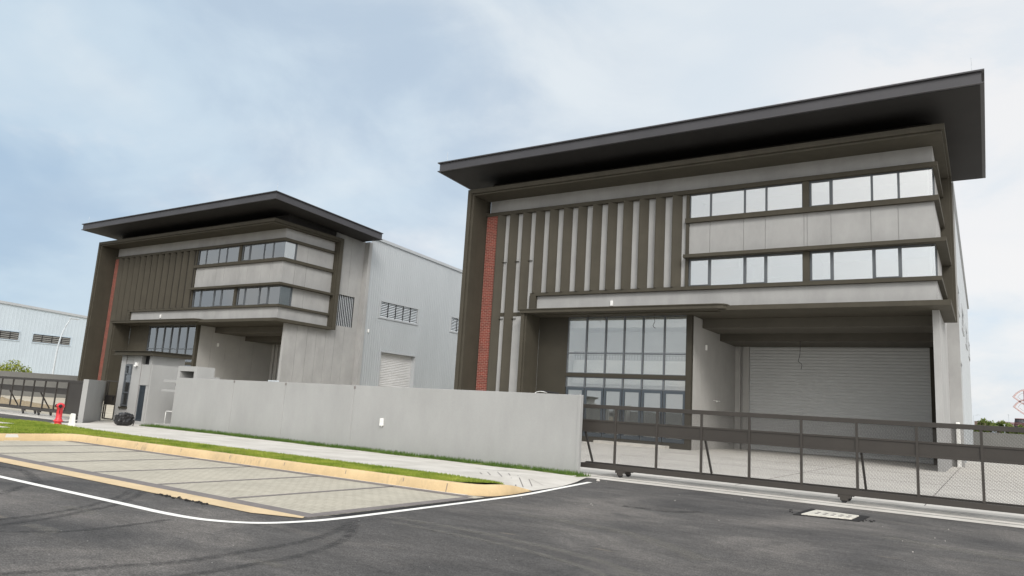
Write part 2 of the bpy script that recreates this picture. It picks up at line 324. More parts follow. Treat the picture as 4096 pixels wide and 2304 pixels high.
def tag(o, label=None, cat=None, group=None, kind=None):
    if label: o['label'] = label
    if cat: o['category'] = cat
    if group: o['group'] = group
    if kind: o['kind'] = kind
    return o
def thing(name, loc, label, cat, group=None):
    o = bpy.data.objects.new(name, None); C.objects.link(o); o.location = loc; o.empty_display_size = .3
    return tag(o, label, cat, group)
def copy_tree(o, parent=None):
    c = o.copy(); C.objects.link(c)
    if parent is not None: c.parent = parent
    for ch in list(o.children): copy_tree(ch, c)
    return c

# ------------------------------------------------------------------ ground
def structure(o): return tag(o, kind='structure')
structure(MB().sheet([(-1500, -1500), (1500, -1500), (1500, 1500), (-1500, 1500)], -.06).build('ground', M['soil']))
structure(MB().sheet([(-260, -60), (90, -60), (90, 18.2), (-260, 18.2)], 0).build('road', M['asphalt']))
structure(MB().sheet([(-9.2, 17.9), (60, 17.9), (60, 95), (-32, 95), (-32, 18.2), (-9.2, 18.2)], .004).build('concrete_yard', M['lot']))
structure(MB().sheet([(-170, 18.3), (-32, 18.3), (-32, 150), (-170, 150)], .0035).build('sandy_yard', M['sandy']))
structure(MB().sheet([(-60, 16.15), (-33.2, 16.05), (-35.4, 18.34), (-60, 18.34)], .0075).build('gate_apron', M['conc']))
structure(MB().sheet([(-9.2, 17.9), (60, 17.9), (60, 20.6), (-9.6, 20.6)], .008).build('gate_threshold', M['conc']))
# concrete joints
j = MB()
for x in (-5.9, -1.35, 3.2, 7.8): j.box(x-.012, x+.012, 17.9, 95, .0045, .0075)
for y in (24, 30, 36): j.box(-14, 30, y-.012, y+.012, .0045, .0078)
structure(j.build('yard_joints', M['greyp']))
# parking bay
bay = [(-22.5, 7.7), (-8.22, 7.7), (-8.15, 11.7), (-22.5, 11.05)]
structure(MB().sheet([(-22.5, 7.40), (-8.13, 7.40), (-8.12, 11.75), (-22.5, 11.12)], .004).build('parking_bay', M['paver']))
p = MB()
def quad(mb, a, b, wd, z):
    a = Vector((*a, 0)); b = Vector((*b, 0)); t = (b-a).normalized(); n = Vector((-t.y, t.x, 0))*wd/2
    mb.add([(*(a-n).xy, z), (*(b-n).xy, z), (*(b+n).xy, z), (*(a+n).xy, z)], [(0, 1, 2, 3)])
quad(p, (-22.4, 7.56), (-8.14, 7.54), .30, .008)
quad(p, (-22.4, 11.0), (-8.3, 11.52), .24, .008)
quad(p, (-8.27, 7.7), (-8.24, 11.42), .24, .008)
for i, x in enumerate((-20.75, -18.75, -16.6, -14.5, -12.3, -10.22)):
    quad(p, (x-.05, 7.71), (x+.05, 10.95+(x+22.4)*.037), .12, .008)
structure(p.build('parking_lines', M['greyp']))
structure(MB().sheet([(-260, 7.02), (-8.9, 7.02), (-8.13, 7.30), (-8.2, 7.405), (-260, 7.405)], .010).build('edge_strip', M['cream']))
g_ = MB(); quad(g_, (-22.5, 11.14), (-8.5, 11.68), .13, .011); structure(g_.build('gutter', M['conc']))
# tar seam and crumbs of asphalt along the strip
t = MB()
for (x, y) in ((-10.9, 7.0), (-10.75, 6.95), (-10.45, 6.98), (-10.2, 7.0), (-11.1, 6.97), (-10.0, 6.98), (-10.6, 7.03)):
    for k in range(7):
        cx, cy = x+random.uniform(-.14, .14), y+random.uniform(-.03, .035); r = random.uniform(.008, .028)
        t.lathe([(r, 0), (r*.8, r*.5), (r*.2, r*.7)], (cx, cy, .01), 6)
tag(t.build('asphalt_crumbs', M['tar']), 'black crumbs of asphalt along the cream edge strip', 'debris', kind='stuff')
# white painted line
def catmull(P, n=10):
    P = [Vector((*q, 0)) for q in P]; out = []
    for i in range(len(P)-1):
        p0, p1, p2, p3 = P[max(i-1, 0)], P[i], P[i+1], P[min(i+2, len(P)-1)]
        for k in range(n):
            t = k/n; out.append(.5*((2*p1)+(-p0+p2)*t+(2*p0-5*p1+4*p2-p3)*t*t+(-p0+3*p1-3*p2+p3)*t**3))
    out.append(P[-1]); return out
def ribbon(mb, pts, wd, z):
    L = []
    for i, q in enumerate(pts):
        tt = (pts[min(i+1, len(pts)-1)]-pts[max(i-1, 0)]).normalized(); n = Vector((-tt.y, tt.x, 0))*wd/2
        L += [(q.x-n.x, q.y-n.y, z), (q.x+n.x, q.y+n.y, z)]
    mb.add(L, [(2*i, 2*i+2, 2*i+3, 2*i+1) for i in range(len(pts)-1)])
wl = MB(); ribbon(wl, catmull([(-260, 6.0), (-60, 6.0), (-20, 6.02), (-14.37, 6.03), (-10.7, 6.07), (-9.5, 6.08), (-8.75, 6.2), (-8.2, 6.55), (-7.94, 7.1), (-7.84, 7.8), (-7.85, 9.4), (-7.88, 11.4), (-7.93, 12.9), (-8.12, 14.4), (-8.45, 16.85)]), .13, .006)
structure(wl.build('white_line', M['whiteline']))
# tyre marks: thin rubber and dust films on the road
def markmat(name, col, amt):
    m = bpy.data.materials.new(name); m.use_nodes = True; nt = m.node_tree; b = nt.nodes['Principled BSDF']; b.inputs['Base Color'].default_value = (*col, 1); b.inputs['Roughness'].default_value = .8
    g = nn(nt, 'ShaderNodeNewGeometry'); n = nn(nt, 'ShaderNodeTexNoise'); n.inputs['Scale'].default_value = 5; n.inputs['Detail'].default_value = 8; n.inputs['Roughness'].default_value = .8; nt.links.new(g.outputs['Position'], n.inputs['Vector'])
    r = ramp(nt, n.outputs[0], [(.36, 0.0), (.62, amt)], 'LINEAR'); tr = nn(nt, 'ShaderNodeBsdfTransparent'); mx = nn(nt, 'ShaderNodeMixShader')
    nt.links.new(r.outputs[0], mx.inputs[0]); nt.links.new(tr.outputs[0], mx.inputs[1]); nt.links.new(b.outputs[0], mx.inputs[2]); nt.links.new(mx.outputs[0], nt.nodes['Material Output'].inputs[0]); return m
M['rubber'] = markmat('rubber_film', (.036, .035, .035), .26); M['dust'] = markmat('dust_film', (.20, .19, .17), .40)
tmk = MB(); tmk.mi = 0
def soft(pts, wd, mb):
    q = catmull(pts, 8); ribbon(mb, q, wd, .0020); ribbon(mb, q, wd*.55, .0028)
for pts, wd in (([(-9.9, 3.2), (-10.09, 4.31), (-10.18, 4.75), (-10.43, 5.32), (-10.87, 5.95), (-11.33, 6.48), (-11.85, 6.92)], .15),
                ([(-9.5, 3.2), (-9.72, 4.16), (-9.89, 4.76), (-10.21, 5.37), (-10.52, 5.94), (-11.12, 6.56), (-11.63, 7.0)], .15),
                ([(-9.6, 3.2), (-9.3, 3.99), (-8.95, 4.47), (-8.91, 5.0), (-8.95, 5.48), (-9.03, 5.86)], .14),
                ([(-16.6, 6.4), (-15.85, 6.75), (-15.06, 6.7), (-14.09, 6.42), (-13.26, 6.09), (-12.9, 5.7), (-12.35, 5.21), (-12.0, 4.6)], .2),
                ([(-7.9, 1.6), (-7.3, 3.2), (-6.96, 4.08), (-6.79, 4.6), (-6.8, 5.37), (-6.86, 6.16), (-7.1, 6.9), (-7.6, 7.8)], .18),
                ([(-6.6, 1.6), (-6.35, 3.2), (-6.25, 4.51), (-6.26, 5.06), (-6.3, 5.75), (-6.7, 6.72), (-7.35, 7.53)], .16),
                ([(-5.9, 13.2), (-5.42, 13.3), (-5.0, 13.3), (-4.6, 13.9)], .3)): soft(pts, wd, tmk)
structure(tmk.build('tyre_marks', M['rubber']))
dmk = MB()
for pts, wd in (([(-7.6, 8.44), (-6.59, 8.51), (-5.35, 8.41), (-3.93, 8.1), (-2.6, 7.2), (-1.8, 5.8)], .22), ([(-7.2, 8.15), (-6.03, 8.09), (-4.89, 7.95), (-3.62, 7.5), (-2.6, 6.6)], .16),
                ([(-10.7, 5.35), (-10.2, 5.4), (-9.9, 5.3)], .22), ([(-9.6, 4.4), (-9.2, 4.43), (-8.9, 4.35)], .2), ([(-6.4, 5.15), (-6.0, 5.2)], .18), ([(-1.5, 13.8), (.2, 13.2), (1.5, 13.5)], .4), ([(-6.5, 10.5), (-4.5, 10.3), (-3, 9.2)], .35)): soft(pts, wd, dmk)
structure(dmk.build('dust_marks', M['dust']))
# fresh dark tar edge beside the island
te = MB(); ribbon(te, catmull([(-8.1, 7.8), (-8.05, 9.5), (-8.02, 11.6), (-7.98, 12.6), (-8.2, 14.0), (-8.42, 15.3), (-8.7, 16.5), (-9.05, 17.55)]), .24, .0035)
structure(te.build('tar_edge', M['tar']))

# island: height field shared by grass, path and kerb
def ky(x): return 11.10+(x+22.45)*.042            # kerb face line
def gy(x): return 12.62+max(0, (x+22))*.028       # grass/path boundary
def ex(y):                                         # driveway edge of the island
    return float(np.interp(y, [11.5, 13.0, 15.0, 16.4, 17.3, 18.2], [-8.12, -8.14, -8.27, -8.6, -8.9, -9.15]))
def hz(x, y):
    h = float(np.interp(y, [10, 13.0, 17.4, 18.4], [.20, .19, .05, .03]))
    s_ = float(np.interp(y, [12.5, 13.6], [0, 1])); s_ = s_*s_*(3-2*s_); d = max(0, ex(y)-x); h = h+(min(h, .012+d*.10)-h)*s_
    if x < -26: h *= max(.25, 1-(-26-x)/12)
    return h
def area(name, m, fx, y0, y1, nx, ny, dz=0, kind='structure'):
    """grid over y in [y0(u),y1(u)] for x from fx(v)"""
    mb = MB(); vs = []
    for j in range(ny+1):
        for i in range(nx+1):
            u = i/nx; v = j/ny; xa, xb = fx(0.0 if v is None else v, u); x = xa+(xb-xa)*u; a = y0(x); b = y1(x); y = a+(b-a)*v
            vs.append((x, y, hz(x, y)+dz))
    mb.add(vs, [(j*(nx+1)+i, j*(nx+1)+i+1, (j+1)*(nx+1)+i+1, (j+1)*(nx+1)+i) for j in range(ny) for i in range(nx)])
    return mb
# concrete path (one grid clipped on the right by the driveway edge)
mb = MB(); xs = list(np.linspace(-33.6, -9.8, 60)); ysn = 16; vs = []; NX = 75
for j in range(ysn+1):
    v = j/ysn
    for i in range(NX+1):
        u = i/NX; y = 12.55+(18.28-12.55)*v; xl = float(np.interp(y, [12.5, 14.0, 14.1, 15.8, 16.3, 18.3], [-29.6, -30.2, -30.4, -31.3, -31.7, -34.9])); xr = ex(y)-.12*float(np.interp(y, [13.0, 13.6], [1, 0])); x = xl+(xr-xl)*u
        vs.append((x, y, hz(x, y)))
mb.add(vs, [(j*(NX+1)+i, j*(NX+1)+i+1, (j+1)*(NX+1)+i+1, (j+1)*(NX+1)+i) for j in range(ysn) for i in range(NX)])
structure(mb.build('path', M['conc'], smooth=True))
# path joints + chevrons + cover
j = MB()
def jline(a, b, wd=.014, dz=.004):
    a = Vector((*a, 0)); b = Vector((*b, 0)); n = max(1, int((b-a).length/.5)); t = (b-a).normalized(); nn_ = Vector((-t.y, t.x, 0))*wd/2; L = []
    for k in range(n+1):
        q = a+(b-a)*k/n; z = hz(q.x, q.y)+dz; L += [(q.x-nn_.x, q.y-nn_.y, z), (q.x+nn_.x, q.y+nn_.y, z)]
    j.add(L, [(2*i, 2*i+2, 2*i+3, 2*i+1) for i in range(n)])
for a, b in (((-10.37, 14.74), (-10.0, 14.3)), ((-10.45, 15.18), (-9.78, 14.34)), ((-10.45, 15.62), (-9.5, 14.4)), ((-10.1, 15.6), (-9.3, 14.5)), ((-9.64, 15.31), (-8.5, 13.75)), ((-9.11, 14.97), (-8.5, 14.12)), ((-8.74, 13.82), (-8.34, 13.2))):
    jline(a, b, .022)
jline((-10.45, 14.2), (-10.62, 16.9), .008); jline((-9.7, 15.5), (-8.5, 14.6), .008)
for x in (-13.5, -17.0, -20.5, -24.0, -27.5): jline((x, 13.0), (x, 17.3), .010)
structure(j.build('path_joints', M['greyp']))
cv = MB(); 
for (x0, x1, y0, y1) in ((-11.35, -10.85, 15.95, 16.75),):
    cv.add([(x0, y0, hz(x0, y0)+.006), (x1, y0, hz(x1, y0)+.006), (x1, y1, hz(x1, y1)+.006), (x0, y1, hz(x0, y1)+.006)], [(0, 1, 2, 3)])
tag(cv.build('inspection_cover', M['lot']), 'flat concrete inspection cover set in the path near its right end', 'cover')
# turf bases
def turf(poly_fn, nx, ny, dz):
    mb = MB(); vs = []
    for jj in range(ny+1):
        for i in range(nx+1):
            x, y = poly_fn(i/nx, jj/ny); vs.append((x, y, hz(x, y)+dz))
    mb.add(vs, [(jj*(nx+1)+i, jj*(nx+1)+i+1, (jj+1)*(nx+1)+i+1, (jj+1)*(nx+1)+i) for jj in range(ny) for i in range(nx)]); return mb
def verge(u, v):
    x = -22.55+(-8.50+22.55)*u; a = ky(x)+.10; b = gy(x)
    if u > .93: k = (u-.93)/.07; a += k*k*.8
    return x, min(a, b-.02)+(b-min(a, b-.02))*v
def patch(u, v):                                  # left grass patch
    x = -34.2+(-22.55+34.2)*u; top = float(np.interp(x, [-34.2, -32, -30.3, -28.5, -26, -22.5], [13.35, 13.75, 13.85, 13.35, 12.85, 12.62]))
    return x, 5.5+(top-5.5)*v if False else 7.6+(top-7.6)*v
def wallstrip(u, v):
    x = -30.3+(-9.15+30.3)*u; a = 17.55 if x < -10.5 else float(np.interp(x, [-10.5, -9.15], [17.5, 17.35])); w_ = float(np.interp(x, [-30.3, -28.0, -20], [17.6, 17.75, 17.7])); a = min(a+.15*math.sin(x*1.7)*.4+.12, 18.1)
    return x, a+(18.29-a)*v
verge_o = turf(verge, 120, 3, .004); patch_o = turf(patch, 60, 20, .006); wall_o = turf(wallstrip, 60, 2, .006)
for nm, o in (('verge_turf', verge_o), ('patch_turf', patch_o), ('wall_turf', wall_o)): structure(o.build(nm, M['turf']))
def blades(name, fn, n, h0, h1, m, label, dens=None, wd=.010):
    us = rng.random((n, 2)); V = np.zeros((n, 3, 3)); keep = np.ones(n, bool)
    for i in range(n):
        x, y = fn(us[i, 0], us[i, 1])
        if dens and not dens(x, y): keep[i] = False; continue
        z = hz(x, y); a = rng.random()*6.283; h = h0+(h1-h0)*rng.random()**1.6; l = h*.55*rng.random(); b = rng.random()*6.283
        dx, dy = math.cos(a)*wd, math.sin(a)*wd
        V[i, 0] = (x-dx, y-dy, z); V[i, 1] = (x+dx, y+dy, z); V[i, 2] = (x+math.cos(b)*l, y+math.sin(b)*l, z+h)
    V = V[keep]; n = len(V); me = bpy.data.meshes.new(name); me.vertices.add(3*n); me.vertices.foreach_set('co', V.reshape(-1))
    me.loops.add(3*n); me.loops.foreach_set('vertex_index', np.arange(3*n, dtype=np.int32)); me.polygons.add(n)
    me.polygons.foreach_set('loop_start', np.arange(0, 3*n, 3, dtype=np.int32)); me.update(calc_edges=True); me.materials.append(m)
    o = bpy.data.objects.new(name, me); C.objects.link(o); tag(o, label, 'grass', kind='stuff'); return o
slabs = [(-30.2, -27.45, 11.15, 11.75), (-28.5, -24.75, 10.15, 10.5)]
def notslab(x, y): return not any(a < x < b and c < y < d for a, b, c, d in slabs) and (x+28.15)**2+(y-13.35)**2 > .05
blades('verge_grass', verge, 46000, .02, .06, M['grass'], 'mown green grass strip between the cream kerb and the path', wd=.008)
blades('patch_grass', patch, 60000, .025, .07, M['grass'], 'grass patch round the red hydrant left of the parking bay', notslab, wd=.012)
blades('wall_grass', wallstrip, 16000, .04, .15, M['grassdark'], 'rough uncut grass growing along the foot of the grey wall', lambda x, y: (math.sin(x*3.1)+math.sin(x*7.7+1)+y*3-53.2) > rng.random()*1.5-1.2, wd=.009)
M['dry'] = leafmat('dry_blades', (.30, .26, .10), (.44, .38, .18), 3)
blades('dry_grass', lambda u, v: verge(u, v) if u < .6 else patch((u-.6)/.4, v), 9000, .02, .06, M['dry'], 'dry straw coloured blades scattered through the mown grass', lambda x, y: notslab(x, y) and math.sin(x*2.3+y*1.7)+math.sin(x*5.1-y*3.3) > rng.random()*2.2-.6, wd=.008)
for k, (a, b, c, d) in enumerate(slabs):
    s_ = MB().prism([(a, c+.12), (b, c), (b-.1, d-.06), (a+.1, d)], -.05, lambda q: hz(q[0], q[1])+.035)
    tag(s_.build('concrete_slab', M['conc'], bevel=.01), ['long pale concrete slab in the grass, farther of the two', 'pale concrete slab in the grass, nearer the kerb'][k], 'slab', 'concrete slabs in the grass')
# kerb
path = [(-60, 7.42), (-24, 7.42), (-22.9, 7.5), (-22.55, 7.9)] + [(-22.48, y) for y in (8.5, 9.5, 10.4, 10.8)] + [(-22.38, 11.02), (-22.1, 11.12)]
path += [(x, ky(x)) for x in np.linspace(-21, -9.2, 30)] + [(-8.9, 11.68), (-8.62, 11.71), (-8.38, 11.80), (-8.20, 11.96), (-8.10, 12.2), (-8.07, 12.5), (-8.09, 12.8), (-8.13, 13.1), (-8.17, 13.4), (-8.2, 13.65)]
kb = MB(); L = []; npth = len(path)
P = [Vector((*q, 0)) for q in path]
for i, q in enumerate(P):
    t = (P[min(i+1, npth-1)]-P[max(i-1, 0)]).normalized(); n = Vector((-t.y, t.x, 0))     # left of travel = island side
    H = .205 if i < npth-5 else (.195, .165, .12, .065, .02)[i-(npth-5)]
    for (d, z) in ((0, 0), (0, H*.15), (.045, H*.85), (.065, H*.96), (.09, H), (.19, H), (.20, -.02)):
        w_ = q+n*d; L.append((w_.x, w_.y, z*1.0))
K = 7; kb.add(L, [(i*K+k, (i+1)*K+k, (i+1)*K+k+1, i*K+k+1) for i in range(npth-1) for k in range(K-1)]+[tuple((npth-1)*K+k for k in range(K))])
structure(kb.build('kerb', M['kerb'], smooth=True))
kj = MB()
for x in (-21.2, -19.3, -17.4, -15.5, -13.6, -11.7, -10.1, -9.0):
    kj.add([(x-.008, ky(x)-.003, .0), (x+.008, ky(x+.008)-.003, 0), (x+.008, ky(x)+.040, .175), (x-.008, ky(x)+.040, .175)], [(0, 1, 2, 3)])
structure(kj.build('kerb_joints', M['greyp']))
kp = MB(); x = -22.48+.002
kp.add([(x, 9.75, .01), (x, 9.35, .01), (x-.046, 9.40, .185), (x-.046, 9.68, .185)], [(0, 1, 2, 3)]); structure(kp.build('kerb_repair', M['lot']))
# manhole in asphalt
mt = thing('drain_cover', (-2.7, 15.95, 0), 'broken pale concrete drain cover with small holes sunk in the asphalt', 'drain cover')
mh = MB(); mh.prism([(-3.12, 15.42), (-2.25, 15.62), (-2.22, 16.40), (-3.05, 16.52)], .002, .030); mh.build('slab', M['cream2'], mt, bevel=.008)
tm = MB(); tm.prism([(-3.25, 15.30), (-2.1, 15.50), (-2.05, 16.6), (-3.2, 16.8)], -.01, .012); tm.build('rim', M['tar'], mt)
for r_ in range(2):
    for c_ in range(5):
        x0 = -2.93+c_*.14; y0 = 15.72+r_*.24+c_*.012; MB().box(x0, x0+.06, y0, y0+.12, .0295, .0325).build('slot', M['greyp'], mt)
cr = MB()
for k in range(60):
    a = random.random()*6.28; rr = random.uniform(.55, .85); cx, cy = -2.66+math.cos(a)*rr*.95, 16.0+math.sin(a)*rr*.8; r = random.uniform(.008, .03)
    cr.lathe([(r, 0), (r*.8, r*.5), (r*.2, r*.7)], (cx, cy, 0), 6)
tag(cr.build('loose_grit', M['tar']), 'dark loose grit scattered round the sunken drain cover', 'debris', kind='stuff')
pb = MB()
for k in range(26):
    x = random.uniform(-9.0, 1.0); y = random.uniform(12, 17.8); r = random.uniform(.005, .011)
    pb.lathe([(r, 0), (r*.9, r*.6), (r*.3, r)], (x, y, 0), 6)
pb.lathe([(.05, 0), (.045, .03), (.02, .045)], (-8.52, 17.45, 0), 8)
tag(pb.build('pale_pebbles', M['conc']), 'small pale stones scattered on the dark asphalt before the mesh gate', 'stones', kind='stuff')

# ------------------------------------------------------------------ factory building
F = 39.65; LY = 40.65; XR = -1.75; XL = -28.67
def factory(ox, left, label):
    X = lambda v: v+ox
    root = thing('factory_building', (X(-15), 45, 0), label, 'building', 'twin factory buildings with overhanging dark roofs')
    def B(): return MB()
    def bx(mb, x0, x1, y0, y1, z0, z1): return mb.box(X(x0), X(x1), y0, y1, z0, z1)
    def pr(mb, poly, z0, z1): return mb.prism([(X(a), b) for a, b in poly], z0, z1)
    def fin(mb, name, m, par=root, **k): return mb.build(name, m, par, **k)
    cx0 = -26.25 if left else -24.99                                   # left end of canopy
    roof_l = .75 if left else 0; roof_r = .25 if left else 0
    # --- upper walls: bands and jointed panels
    w = B()
    bx(w, -28.45, XR, F, F+.25, 14.95, 15.95)                          # top band
    bx(w, XR-.25, XR, F+.25, 45.3, 15.0, 15.95)
    splits = [-14.2, -12.9, -10.99, -9.81, -7.80, -7.64, -6.46, -4.57, -3.33, XR]
    for a, b in zip(splits[:-1], splits[1:]): bx(w, a+.012, b-.012 if b != XR else b, F, F+.22, 10.98, 13.2)
    bx(w, -14.2, XR-.05, F+.03, F+.24, 10.97, 13.21)
    for a, b in ((F+.22, 40.95), (40.98, 42.2), (42.23, 45.3)): bx(w, XR-.22, XR, a, b, 10.98, 13.2)
    for z0, z1 in ((13.2, 14.95), (9.15, 10.98)):
        for a, b in ((41.0, 42.2), (42.23, 45.3)): bx(w, XR-.22, XR, a, b, z0, z1)
    bx(w, XR-.2, XR-.03, F+.24, 45.3, 10.97, 13.21); bx(w, XR-.2, XR-.03, 41.0, 45.3, 9.15, 15.0)
    bx(w, -24.4, XR, F, F+.25, 7.95, 9.12); bx(w, XR-.25, XR, F+.25, 45.3, 7.95, 9.12)       # lower band
    # wall behind the fins
    # side wall at the back, full height, with joints and a grille opening
    gy0, gy1, gz0, gz1 = 45.75, 48.35, 8.32, 11.22
    for a, b in ((45.3, 46.33), (46.35, 47.35), (47.37, 49.05)):
        bx(w, XR-.25, XR, a, b, gz1, 17.2); 
    for a, b in ((gy0-.45, 46.33), (46.35, 47.43), (47.45, 49.05)): bx(w, XR-.25, XR, a, b, 7.85, gz0)
    bx(w, XR-.25, XR, gy1, 49.05, gz0, gz1); bx(w, XR-.25, XR, 45.3, gy0, gz0, gz1)
    bx(w, XR-.24, XR-.03, 45.3, 49.0, gz1+.01, 17.1); 
    # lower side wall (jointed)
    ys = [LY, 41.95, 43.12, 44.17, 45.25, 46.34, 47.44, 49.05]
    for a, b in zip(ys[:-1], ys[1:]): bx(w, XR-.30, XR, a+(.012 if a > LY else 0), b-.012, 0, 7.84)
    bx(w, XR-.29, XR-.03, LY+.1, 49.0, 0, 8.3)
    bx(w, XR-.1, -1.15, 49.05, 49.45, 0, 16.75)                        # end pier
    fin(w, 'wall', M['plaster'])
    w = B(); bx(w, -28.67, -14.2, F+.04, F+.25, 9.1, 14.9); bx(w, -28.67, cx0+.1, F+.04, F+.25, 0, 9.1); fin(w, 'fin_backing', M['darkwall'] if left else M['plaster'])  # left backing coloured near black to stand for the shade between fins
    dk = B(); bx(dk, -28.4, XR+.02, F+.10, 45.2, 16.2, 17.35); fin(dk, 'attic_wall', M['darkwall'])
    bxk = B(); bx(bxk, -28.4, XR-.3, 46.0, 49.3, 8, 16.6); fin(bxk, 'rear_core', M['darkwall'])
    # --- roof
    r = B(); x0, x1 = -30.55+roof_l, .40+roof_r; y0, y1 = 36.3, 48.75; sl_ = -.043
    zz = lambda base: (lambda p: base+(p[1]-y0)*sl_)
    def slab(mb, e, za, zb): mb.prism([(X(x0-e), y0-e), (X(x1+e), y0-e), (X(x1+e), y1+e*.3), (X(x0-e), y1+e*.3)], zz(za), zz(zb))
    r.mi = 0; slab(r, 0, 17.33, 17.86); 
    slab(r, .12, 17.861, 17.93)
    rf = fin(r, 'roof', M['roofmetal'])
    s_ = B(); slab(s_, .10, 17.28, 17.329); fin(s_, 'fascia_lip', M['roofmetal'], rf)
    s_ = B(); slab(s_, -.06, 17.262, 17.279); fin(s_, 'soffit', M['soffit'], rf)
    # --- big surround frame (left jamb, top slab, right return)
    yf = 37.82; fr = B()
    fr.mi = 0
    bx(fr, -29.14, -28.86, yf, F+.3, 0, 16.28)                         # left jamb outer leaf
    bx(fr, -28.86, -28.67, yf+.12, F+.3, 0, 15.99)
    pr(fr, [(-28.86, yf), (-1.14, yf), (-1.14, 45.75), (XR, 45.75), (XR, F+.3), (-28.86, F+.3)], 16.0, 16.28)
    pr(fr, [(-28.67, yf+.12), (-1.26, yf+.12), (-1.26, 45.63), (XR, 45.63), (XR, F+.1), (-28.67, F+.1)], 15.87, 15.999)
    bx(fr, XR-.1, -1.14, 45.33, 45.75, 7.80, 15.999)
    bx(fr, XR-.1, -1.26, 45.23, 45.33, 8.05, 15.86)
    fin(fr, 'surround_frame', M['olive'], bevel=.012)
    # --- ledges
    def ledge(xa, p, z0, z1, ye=45.25, m='olive', nm='ledge', pm=None):
        mb = B(); pr(mb, [(xa, F-p), (XR+p, F-p), (XR+p, ye), (XR-.1, ye), (XR-.1, F+.05), (xa, F+.05)], z0, z1); return fin(mb, nm, M[m], bevel=.01)
    ledge(-28.90, .20, 14.76, 15.0); ledge(-14.32, .22, 13.0, 13.28); ledge(-14.32, .46, 10.88, 11.08)
    mb = B(); pr(mb, [(-24.70, F-.22), (XR+.22, F-.22), (XR+.22, 45.25), (XR-.1, 45.25), (XR-.1, F+.05), (-24.70, F+.05)], 9.03, 9.24)
    bx(mb, -24.70, -24.25, F-.22, F+.05, 8.1, 9.03); fin(mb, 'ledge', M['olive'], bevel=.01)
    # ledge 5 / first floor slab edge with deep soffit
    mb = B(); pr(mb, [(-12.2, F-.56), (XR+.56, F-.56), (XR+.56, 45.4), (XR-.3, 45.4), (XR-.3, 49.3), (-28.4, 49.3), (-28.4, F+.02), (-12.2, F+.02)], 7.76, 8.02)
    fin(mb, 'floor_slab', M['olive'], bevel=.01)
    # --- entrance canopy with fascia lip
    cm_ = B(); pr(cm_, [(cx0, 38.75), (-12.15, 38.75), (-11.85, 38.86), (-11.72, 39.09), (-11.72, F+.03), (cx0, F+.03)], 7.83, 8.03)
    pr(cm_, [(cx0-.06, 38.69), (-12.10, 38.69), (-11.80, 38.82), (-11.66, 39.09), (-11.66, F-.01), (cx0-.06, F-.01)], 8.031, 8.085)
    fin(cm_, 'canopy', M['olive'])
    pj_ = B(); bx(pj_, cx0+.06, cx0+.30, 38.86, LY, 0, 7.83); bx(pj_, cx0+.30, cx0+.42, 38.98, LY, 0, 7.829); fin(pj_, 'entrance_jamb', M['olive'], bevel=.01)
    # entrance wall (olive), spandrel, plinth, right column
    ew = B(); bx(ew, cx0+.42, -22.42, LY, LY+.3, 0, 7.76); bx(ew, -14.53, -14.2, LY, LY+.3, 0, 7.76); bx(ew, -22.42, -14.53, LY-.02, LY+.25, 3.97, 4.20); bx(ew, -22.42, -14.53, LY-.015, LY+.6, 0, .32)
    fin(ew, 'entrance_wall', M['olive2'] if not left else M['olive'])
    # bay side wall with joints + pilasters
    bw = B(); ys = [LY+.3, 42.3, 43.9, 45.5, 47.1, 49.6]
    for a, b in zip(ys[:-1], ys[1:]): bx(bw, -14.45, -14.20, a+.012, b-.012 if b < 49 else b, 0, 7.74)
    bx(bw, -14.45, -14.225, LY+.2, 49.5, 0, 7.73)
    fin(B().box(X(-14.19), X(-13.84), 49.4, 49.8, 0, 7.0), 'pilaster', M['recess']); fin(B().box(X(-13.69), X(-13.28), 49.45, 49.8, 0, 7.0), 'pilaster', M['recess']); fin(B().box(X(-13.84), X(-13.69), 49.62, 49.8, 0, 7.0), 'pilaster_gap', M['recess'])
    fin(bw, 'loading_bay_wall', M['recess'])
    bm = B(); bx(bm, -14.19, -2.06, 42.5, 45.5, 7.22, 7.755); bx(bm, -14.19, -2.06, 45.5, 46.0, 7.4, 7.755); bx(bm, -14.19, -2.06, 46.0, 49.9, 6.82, 7.755)
    fin(bm, 'loading_bay_beam', M['beam'])
    gd = B(); bx(gd, -2.70, -2.06, 49.36, 49.7, 0, 6.83); fin(gd, 'shutter_guide', M['olive2'])
    # roller shutter: real curved slats
    sh = B(); zt = 6.9; z = .03; pitch = .20; ya = 49.62
    xa, xb = X(-13.27), X(-2.62); prof = []
    while z < zt:
        prof += [(ya, z), (ya-.016, z+pitch*.18), (ya-.026, z+pitch*.42), (ya-.020, z+pitch*.68), (ya, z+pitch*.90)]; z += pitch
    vs = [(x, y, zq) for (y, zq) in prof for x in (xa, xb)]
    sh.add(vs, [(2*i, 2*i+1, 2*i+3, 2*i+2) for i in range(len(prof)-1)])
    fin(sh, 'roller_shutter', M['shutter'])
    # --- brick strip and angled fins
    bk = B(); bx(bk, -28.60, -27.62, F-.12, F+.06, 0, 14.8); fin(bk, 'brick_strip', M['brick'])
    lefts = [-27.79, -26.76, -25.71, -24.68, -23.62, -22.57, -21.51, -20.46, -19.40, -18.35, -17.29, -16.24, -15.18]
